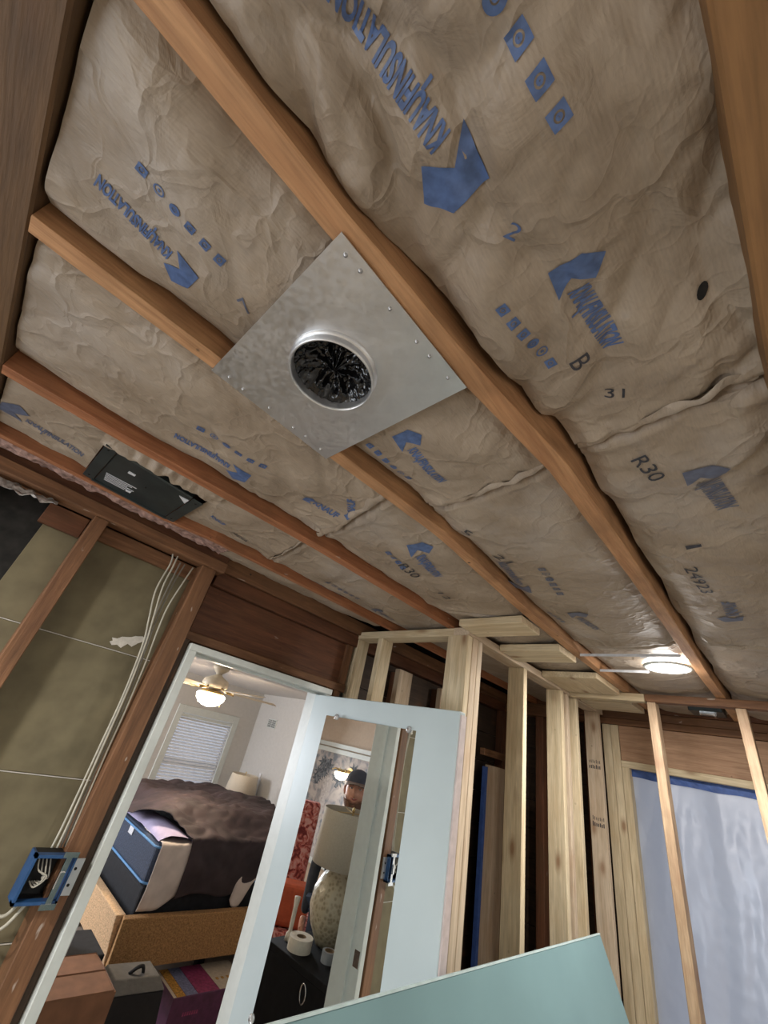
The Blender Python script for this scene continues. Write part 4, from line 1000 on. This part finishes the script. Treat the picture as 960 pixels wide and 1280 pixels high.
# things under and before the bed
pb = thing('purple_box', 'purple printed carton with magenta and cream top under the bed', 'box', (2.5, 3.72, -1.85))
PX0, PX1, PY0, PY1, PZ0, PZ1 = 2.18, 2.78, 3.50, 3.86, -1.85, -1.655
box('carton', PX0, PX1, PY0, PY1, PZ0, PZ1, M_purple, pb, .003)
for a, b_, mm in ((.0, .04, M_cream), (.04, .15, M_orangep), (.15, .30, M_bluep), (.30, .58, M_magenta), (.58, 1., M_cream)):
    box('printed_panel', PX0 + .6 * a + .002, PX0 + .6 * b_ - .002, PY0 + .006, PY1 - .006, PZ1, PZ1 + .0012, mm, pb)
for k in range(4): box('printed_emblem', PX0 + .38 + .045 * k, PX0 + .40 + .045 * k, PY0 + .12, PY0 + .15, PZ1 + .0012, PZ1 + .002, M_orangep, pb)
for k in range(7): box('faded_lettering', PX0 + .10 + .017 * k, PX0 + .111 + .017 * k, PY0 - .0008, PY0, PZ0 + .10, PZ0 + .118, M_magenta, pb)
for k in range(5): box('faded_lettering', PX0 + .40 + .019 * k, PX0 + .411 + .019 * k, PY0 - .0008, PY0, PZ0 + .115, PZ0 + .135, M_magenta, pb)
bb = thing('storage_bag', 'black fabric bag with grey top on the floor by the bed foot', 'bag', (1.75, 3.35, -1.85))
slab('body', [(1.60, 3.22, -1.85), (1.98, 3.22, -1.85), (1.98, 3.55, -1.85), (1.60, 3.55, -1.85), (1.60, 3.24, -1.475), (1.93, 3.24, -1.485), (1.93, 3.50, -1.485), (1.60, 3.50, -1.475)], M_bagf, bb)
slab('lid', [(1.597, 3.235, -1.474), (1.935, 3.235, -1.484), (1.935, 3.505, -1.484), (1.597, 3.505, -1.474), (1.63, 3.29, -1.425), (1.90, 3.29, -1.435), (1.90, 3.47, -1.435), (1.63, 3.47, -1.425)], M_bagt, bb)
MB().tube(smooth_path([(1.72, 3.34, -1.43), (1.76, 3.33, -1.40), (1.79, 3.33, -1.40), (1.81, 3.34, -1.432)], 5), .010, 7).build('handle', M_bagf, bb, True)
cb = thing('cardboard_box', 'open brown cardboard box just inside the doorway', 'box', (1.3, 3.1, -1.85))
mb = MB(); mb.box(.92, 1.46, 2.90, 2.905, -1.85, -1.30).box(.92, 1.46, 3.28, 3.285, -1.85, -1.30).box(.92, .925, 2.905, 3.28, -1.85, -1.30).box(1.455, 1.46, 2.905, 3.28, -1.85, -1.30).box(.92, 1.46, 2.90, 3.28, -1.85, -1.845)
mb.build('walls', M_cardb, cb)
slab('flap', [(.93, 3.09, -1.294), (1.45, 3.09, -1.294), (1.45, 3.285, -1.298), (.93, 3.285, -1.298), (.93, 3.09, -1.29), (1.45, 3.09, -1.29), (1.45, 3.285, -1.294), (.93, 3.285, -1.294)], M_cardb, cb)
slab('flap', [(.93, 2.90, -1.299), (1.45, 2.90, -1.299), (1.45, 3.085, -1.294), (.93, 3.085, -1.294), (.93, 2.90, -1.295), (1.45, 2.90, -1.295), (1.45, 3.085, -1.290), (.93, 3.085, -1.290)], M_cardb, cb)
box('red_label', 1.33, 1.42, 2.8985, 2.8995, -1.66, -1.56, M_red, cb)
o = slab('paper_sheet', [(1.50, 3.30, -1.62), (1.57, 3.26, -1.85), (1.57, 3.52, -1.85), (1.50, 3.50, -1.62), (1.515, 3.30, -1.62), (1.585, 3.26, -1.85), (1.585, 3.52, -1.85), (1.515, 3.50, -1.62)], M_cream, None); tag(o, 'cream printed folder standing between cardboard box and black bag', 'folder')
o = box('booklet', 1.62, 2.12, 3.04, 3.19, -1.85, -1.81, M_cream, None, .002); tag(o, 'pale booklet lying in front of the black bag', 'booklet')
o = box('envelope', 1.30, 1.33, 3.39, 3.60, -1.34, -1.20, M_lbl, None, .002); tag(o, 'small white envelope standing behind the cardboard box', 'envelope')
o = box('black_crate', 1.05, 1.55, 3.385, 3.72, -1.85, -1.345, M_bspring, None, .004); tag(o, 'black crate behind the cardboard box', 'crate')

# ---- seen in the mirror
ds = thing('dresser', 'black dresser seen in the door mirror carrying lamp and tape rolls', 'dresser', (.1, 2.3, -1.85))
DXE, DTOP = .58, -1.075
box('body', .10, DXE - .005, 2.05, 2.60, -1.80, DTOP - .03, M_dress, ds, .003)
box('top', .09, DXE, 2.04, 2.61, DTOP - .03, DTOP, M_dress, ds, .003)
for k in range(3): box('drawer', .14, DXE - .06, 2.60, 2.612, -1.74 + .21 * k, -1.55 + .21 * k, M_dress, ds, .002)
MB().tube([(DXE - .005 + .012 * math.sin(a) * .3, 2.235 + .022 * math.cos(a), -1.165 + .038 * math.sin(a)) for a in np.linspace(0, 2 * PI, 17)], .004, 6, False).build('ring_pull', M_chrome, ds, True)
LX, LY = .235, 2.42
nl = thing('table_lamp', 'large jar lamp with grey-beige shade on black dresser, seen in mirror', 'lamp', (LX, LY, DTOP))
MB().lathe((LX, LY, 0), [(.0005, DTOP), (.085, DTOP), (.10, -1.05), (.145, -.98), (.168, -.90), (.16, -.82), (.12, -.745), (.07, -.71), (.045, -.695), (.045, -.68), (.0005, -.68)], 40).build('jar_base', M_jar, nl, True)
MB().lathe((LX, LY, 0), [(.205, -.392), (.217, -.690), (.214, -.690), (.202, -.392)], 44).build('lamp_shade', M_shade2, nl, True)
MB().tube([(LX, LY, -.68), (LX, LY, -.37)], .006, 6).build('stem', M_brass, nl)
mb = MB()
for a in (0, 2.1, 4.2): mb.tube([(LX, LY, -.400), (LX + .2 * math.cos(a), LY + .2 * math.sin(a), -.398)], .003, 5)
mb.build('spider', M_brass, nl)
MB().lathe((LX, LY, 0), [(.0005, -.362), (.010, -.372), (.010, -.392), (.004, -.402)], 10).build('finial', M_brass, nl, True)
def roll(x, y, z, ro, ri, h, mat, label):
    t_ = thing('tape_roll', label, 'tape roll', (x, y, z), 'tape rolls on the black dresser')
    MB().lathe((x, y, z), [(ri, 0), (ro, 0), (ro, h), (ri, h), (ri, 0)], 36).build('winding', mat, t_)
    MB().lathe((x, y, z), [(ri - .003, 0), (ri - .0004, 0), (ri - .0004, h), (ri - .003, h), (ri - .003, 0)], 28).build('core', M_core, t_)
roll(.475, 2.43, DTOP + .001, .072, .030, .058, M_tapew, 'large cream paper tape roll on the dresser, left in the mirror')
roll(.40, 2.255, DTOP + .001, .042, .030, .048, M_tapeg, 'small grey tape roll on the dresser, right in the mirror')
o = MB().lathe((.46, 2.55, DTOP), [(.0005, 0), (.025, 0), (.022, .03), (.012, .04), (.014, .15), (.02, .20), (.0005, .205)], 18).build('candlestick', M_tapew, None, True); tag(o, 'pale candlestick behind the tape roll on the dresser', 'candlestick')
# armchair-like stack with red pattern, orange cushion
ac = thing('patterned_chair', 'red and pink patterned high-back chair seen in the mirror', 'chair', (-.6, 3.75, -1.85))
def pslab(name, c, sx, sy, z0, z1, ang, mat, par, bev=.03):
    ca, sa = math.cos(ang), math.sin(ang)
    P = [(c[0] + ca * a - sa * b_, c[1] + sa * a + ca * b_, z) for z in (z0, z1) for a, b_ in ((-sx, -sy), (sx, -sy), (sx, sy), (-sx, sy))]
    o = fixnormals(link(name, P, BF, mat, par)); bevel(o, bev, 3); return o
pslab('backrest', (-.57, 3.86), .22, .07, -1.35, -.56, .75, M_floral, ac)
pslab('seat', (-.44, 3.60), .34, .30, -1.52, -1.38, .75, M_floral, ac)
for a, b_ in ((-.25, 3.65), (-.5, 3.35), (-.75, 3.55), (-.5, 3.9)): box('leg', a, a + .045, b_, b_ + .045, -1.85, -1.52, M_dark, ac)
oc = pslab('cushion', (-.36, 3.50), .20, .10, -1.375, -1.10, .75, M_orange, None, .04); tag(oc, 'orange cushion on the patterned chair, seen in the mirror', 'cushion')
# picture
pc = thing('framed_picture', 'large grey picture of trees and columns in white frame, seen in mirror', 'picture', (-1.90, 4.3, -.5))
PYA, PYB, PZA, PZB = 3.55, 5.30, -1.30, -.13
box('canvas', -1.900, -1.885, PYA, PYB, PZA, PZB, M_canvas, pc)
for a, b_, c_, d_ in ((PYA - .05, PYB + .05, PZB, PZB + .06), (PYA - .05, PYB + .05, PZA - .06, PZA), (PYA - .05, PYA, PZA, PZB), (PYB, PYB + .05, PZA, PZB)): box('frame', -1.90, -1.87, a, b_, c_, d_, M_white, pc, .004)
for k, y in enumerate((3.85, 4.35, 4.80)): box('painted_column', -1.885, -1.883, y, y + .11, PZA + .02, PZB - .30, M_colp, pc)
random.seed(4)
for k in range(16):
    cy, cz = PYA + .12 + 1.5 * random.random(), PZB - .12 - .25 * random.random(); a0 = random.random() * 6.28; V = [(-1.8822 + .0002 * k, cy, cz)]
    for j in range(15):
        r = .12 if j % 2 == 0 else .05; a = a0 + 2 * PI * j / 15; V.append((-1.8822 + .0002 * k, cy + r * math.cos(a), cz + r * .8 * math.sin(a)))
    V2 = [(p[0], min(max(p[1], PYA + .01), PYB - .01), min(max(p[2], PZA + .01), PZB - .01)) for p in V]
    link('painted_fronds', V2, [(0, 1 + j, 1 + (j + 1) % 15) for j in range(15)], M_leafp, pc)
struct(box('trim_2', -1.90, -1.865, 1.98, 6.28, -.055, -.005, M_white))
# lit bowl added in place of the reflected ceiling fan light
sc = thing('fan_light_stand_in', 'lit bowl standing in for the ceiling fan light, seen in mirror', 'lamp', (-1.87, 4.43, -.34))

SX, SY, SZ = -1.70, 4.43, -.345
def set_fan_light(cx, cy, cz, s):
    MB().lathe((cx, cy, cz), [(.10 * s, .03 * s), (.11 * s, .015 * s), (.10 * s, -.02 * s), (.07 * s, -.055 * s), (.0005, -.075 * s)], 28).build('glass_bowl', M_dome, sc, True)
    MB().lathe((cx, cy, cz), [(.0005, .07 * s), (.05 * s, .065 * s), (.10 * s, .035 * s), (.0005, .032 * s)], 24).build('fitter', M_brass, sc, True)
    for k in range(4):
        a = .4 + k * PI / 2; MB().tube([(cx, cy, cz + .06 * s), (cx + .12 * s * math.cos(a), cy + .12 * s * math.sin(a), cz + .075 * s), (cx + .17 * s * math.cos(a), cy + .17 * s * math.sin(a), cz + .05 * s)], .008 * s, 6).build('arm', M_brass, sc, True)
    MB().tube([(cx, cy, cz + .06 * s), (-1.87, cy, cz + .05 * s)], .012, 8).build('wall_arm', M_brass, sc)
    MB().tube([(-1.883, cy, cz + .05 * s), (-1.865, cy, cz + .05 * s)], .05, 16).build('wall_plate', M_brass, sc)
sc['label'] = 'lit glass bowl lamp with brass arms before the grey picture, in mirror'
set_fan_light(SX, SY - .0, SZ, .85)

# ---- the man (only his head shows in the mirror)
mx, my, mz = -.100, 2.722, -.304          # head centre
mnn = thing('person', 'smiling bearded man in dark cap, seen in the mirror behind lamp', 'person', (mx, my, -1.85))
face = Vector((1.62, -1.2, .12)).normalized(); side = Vector((0, 0, 1)).cross(face).normalized(); upv = face.cross(side)
def hp(f_, s_, u_): q = Vector((mx, my, mz)) + (face * f_ + side * s_ + upv * u_) * 1.16; return (q.x, q.y, q.z)
def skinbody(name, joints, edges, mat, parent, sub=2):
    me = bpy.data.meshes.new(name); base = ORG[parent.name]
    me.from_pydata([tuple(np.array(p[:3]) - base) for p in joints], edges, []); me.materials.append(mat)
    o = bpy.data.objects.new(name, me); C.objects.link(o); o.parent = parent
    o.modifiers.new('skin', 'SKIN'); me.skin_vertices or None
    sv = me.skin_vertices[0].data if me.skin_vertices else None
    if sv is None:
        bpy.context.view_layer.objects.active = o; sv = me.skin_vertices[0].data
    for i, p in enumerate(joints): sv[i].radius = (p[3], p[4] if len(p) > 4 else p[3])
    sv[0].use_root = True
    m_ = o.modifiers.new('sub', 'SUBSURF'); m_.levels = sub; m_.render_levels = sub; ORG[o.name] = base
    return o
# head: sculpted ellipsoid
V = []; F = []; na, nb = 40, 30
for j in range(nb + 1):
    ph = PI * j / nb - PI / 2
    for k in range(na):
        th = 2 * PI * k / na; cf_, sf_ = math.cos(th), math.sin(th); cu, su = math.cos(ph), math.sin(ph)
        f_ = cu * cf_; s_ = cu * sf_; u_ = su
        rx, ry, rz = .098, .076, .118
        if u_ < 0: ry *= 1 - .28 * u_ * u_; rx *= 1 - .10 * abs(u_)
        fx, sx_, uz = f_ * rx, s_ * ry, u_ * rz
        if f_ > 0:
            fx += .026 * math.exp(-(s_ / .16) ** 2 - ((u_ + .10) / .17) ** 2)          # nose
            fx -= .012 * (math.exp(-((s_ - .40) / .17) ** 2 - ((u_ - .12) / .11) ** 2) + math.exp(-((s_ + .40) / .17) ** 2 - ((u_ - .12) / .11) ** 2))  # sockets
            fx += .010 * math.exp(-(s_ / .3) ** 2 - ((u_ + .78) / .16) ** 2)           # chin
            fx += .006 * math.exp(-((u_ - .30) / .1) ** 2)                             # brow
        V.append(hp(fx, sx_, uz))
F = [(j * na + k, j * na + (k + 1) % na, (j + 1) * na + (k + 1) % na, (j + 1) * na + k) for j in range(nb) for k in range(na)]
link('head', V, F, M_skin, mnn, smooth=True)
for s_ in (-1, 1):
    MB().lathe((0, 0, 0), [(.0005, .011), (.008, .008), (.011, 0), (.008, -.008), (.0005, -.011)], 12)
    e = [Vector(hp(.083, s_ * .031, .014))]
    mb = MB(); mb.tube([e[0] - upv * .006, e[0] - upv * .004, e[0], e[0] + upv * .004, e[0] + upv * .006], [.002, .009, .011, .009, .002], 10); mb.build('eye', M_eye, mnn, True)
    q = Vector(hp(.0935, s_ * .031, .014)); MB().tube([q, q + face * .002], .0045, 10).build('iris', M_iris, mnn)
    MB().tube([hp(.092, s_ * .016, .033), hp(.094, s_ * .031, .037), hp(.084, s_ * .048, .032)], .0045, 6).build('eyebrow', M_hair, mnn, True)
    MB().tube([hp(-.005, s_ * .078, -.03), hp(-.01, s_ * .086, -.01), hp(-.014, s_ * .088, .012), hp(-.008, s_ * .080, .026)], [.007, .010, .012, .008], 8).build('ear', M_skin, mnn, True)
MB().tube([hp(.094, -.026, -.040), hp(.103, -.012, -.046), hp(.106, 0, -.048), hp(.103, .012, -.046), hp(.094, .026, -.040)], [.002, .005, .006, .005, .002], 8).build('mouth', M_lip, mnn, True)
MB().tube([hp(.099, -.018, -.043), hp(.108, 0, -.045), hp(.099, .018, -.043)], [.001, .003, .001], 6).build('teeth', M_eye, mnn, True)
mb = MB(); V = []; F = []
for j in range(9):
    for k in range(25):
        a = -1.75 + 3.5 * k / 24; t_ = j / 8; u_ = -.062 - .062 * t_; r = (1 - .50 * t_ ** 2)
        mouthhole = .012 * math.exp(-(a / .3) ** 2) * (1 - t_)
        V.append(hp((.0985 * r + .008 - mouthhole * 1.2) * math.cos(a * .86), .082 * r * math.sin(a * .86), u_ + .035 * (1 - t_) * (abs(a) / 1.75) ** 2 - .012 * (1 - t_) * math.exp(-(a / .4) ** 2)))
for j in range(8):
    for k in range(24): a = j * 25 + k; F.append((a, a + 1, a + 26, a + 25))
link('beard', V, F, M_hair, mnn, smooth=True)
V = []; F = []
for j in range(10):
    for k in range(32):
        a = 2 * PI * k / 32; t_ = j / 9 * PI / 2
        V.append(hp(.108 * math.cos(t_) * math.cos(a) - .006, .090 * math.cos(t_) * math.sin(a), .045 + .088 * math.sin(t_)))
F = [(j * 32 + k, j * 32 + (k + 1) % 32, (j + 1) * 32 + (k + 1) % 32, (j + 1) * 32 + k) for j in range(9) for k in range(32)]
link('cap', V, F, M_cap, mnn, smooth=True)
V = []; F = []
for j in range(7):
    for k in range(13):
        a = -1.0 + 2.0 * k / 12; t_ = j / 6; r = .100 + .062 * t_ * math.cos(a * .8)
        V.append(hp(r * math.cos(a), .085 * math.sin(a) * (1 + .1 * t_), .047 - .012 * t_ - .02 * (abs(a)) ** 2 * t_))
for j in range(6):
    for k in range(12): a = j * 13 + k; F.append((a, a + 1, a + 14, a + 13))
o = link('cap_brim', V, F, M_capb, mnn, smooth=True); m_ = o.modifiers.new('t', 'SOLIDIFY'); m_.thickness = .004
# body built as one skinned figure; positions from the head down
def bp_(f_, s_, z): q = Vector((mx, my, 0)) + Vector((face.x, face.y, 0)).normalized() * f_ + side * s_; return (q.x, q.y, z)
def J(f_, s_, z, r, r2=None): return (*bp_(f_, s_, z), r, r2 or r)
jt = [J(0, 0, -1.02, .115, .15), J(0, 0, -.86, .11, .145), J(0, 0, -.68, .12, .165), J(-.01, 0, -.56, .07, .09), J(-.005, 0, -.47, .052), J(0, 0, -.41, .05),
      J(-.01, .165, -.61, .058), J(-.04, .205, -.86, .046), J(.0, .205, -1.10, .036),
      J(-.01, -.165, -.61, .058), J(-.04, -.205, -.86, .046), J(.0, -.205, -1.10, .036)]
skinbody('torso', jt, [(0, 1), (1, 2), (2, 3), (3, 4), (4, 5), (3, 6), (6, 7), (7, 8), (3, 9), (9, 10), (10, 11)], M_shirt, mnn)
lg = [J(0, 0, -1.00, .12, .155)]; ed = []
for s_ in (1, -1):
    n = len(lg); lg += [J(0, s_ * .095, -1.08, .088), J(.02, s_ * .10, -1.42, .062), J(0, s_ * .10, -1.74, .045), J(0, s_ * .10, -1.80, .045)]; ed += [(0, n), (n, n + 1), (n + 1, n + 2), (n + 2, n + 3)]
skinbody('trousers', lg, ed, M_jean, mnn)
skinbody('neck', [J(0, 0, -.50, .052), J(.004, 0, -.40, .05)], [(0, 1)], M_skin, mnn, 1)
for s_ in (1, -1):
    skinbody('boot', [J(-.03, s_ * .10, -1.80, .045), J(.06, s_ * .105, -1.815, .036), J(.15, s_ * .11, -1.822, .028)], [(0, 1), (1, 2)], M_boot, mnn, 1)
    hd = [J(.0, s_ * .205, -1.10, .026), J(.015, s_ * .205, -1.16, .024, .034), J(.022, s_ * .205, -1.19, .016, .034)]; ed = [(0, 1), (1, 2)]
    for k in range(4):
        n = len(hd); off = (k - 1.5) * .019; ln = (.85, 1., .95, .75)[k]
        hd += [J(.024 + off, s_ * .204, -1.20, .0095), J(.028 + off, s_ * .196, -1.20 - .035 * ln, .0085), J(.028 + off, s_ * .184, -1.20 - .062 * ln, .0075)]; ed += [(2, n), (n, n + 1), (n + 1, n + 2)]
    n = len(hd); hd += [J(.045, s_ * .195, -1.15, .011), J(.058, s_ * .184, -1.18, .009)]; ed += [(1, n), (n, n + 1)]
    skinbody('hand', hd, ed, M_skin, mnn, 1)
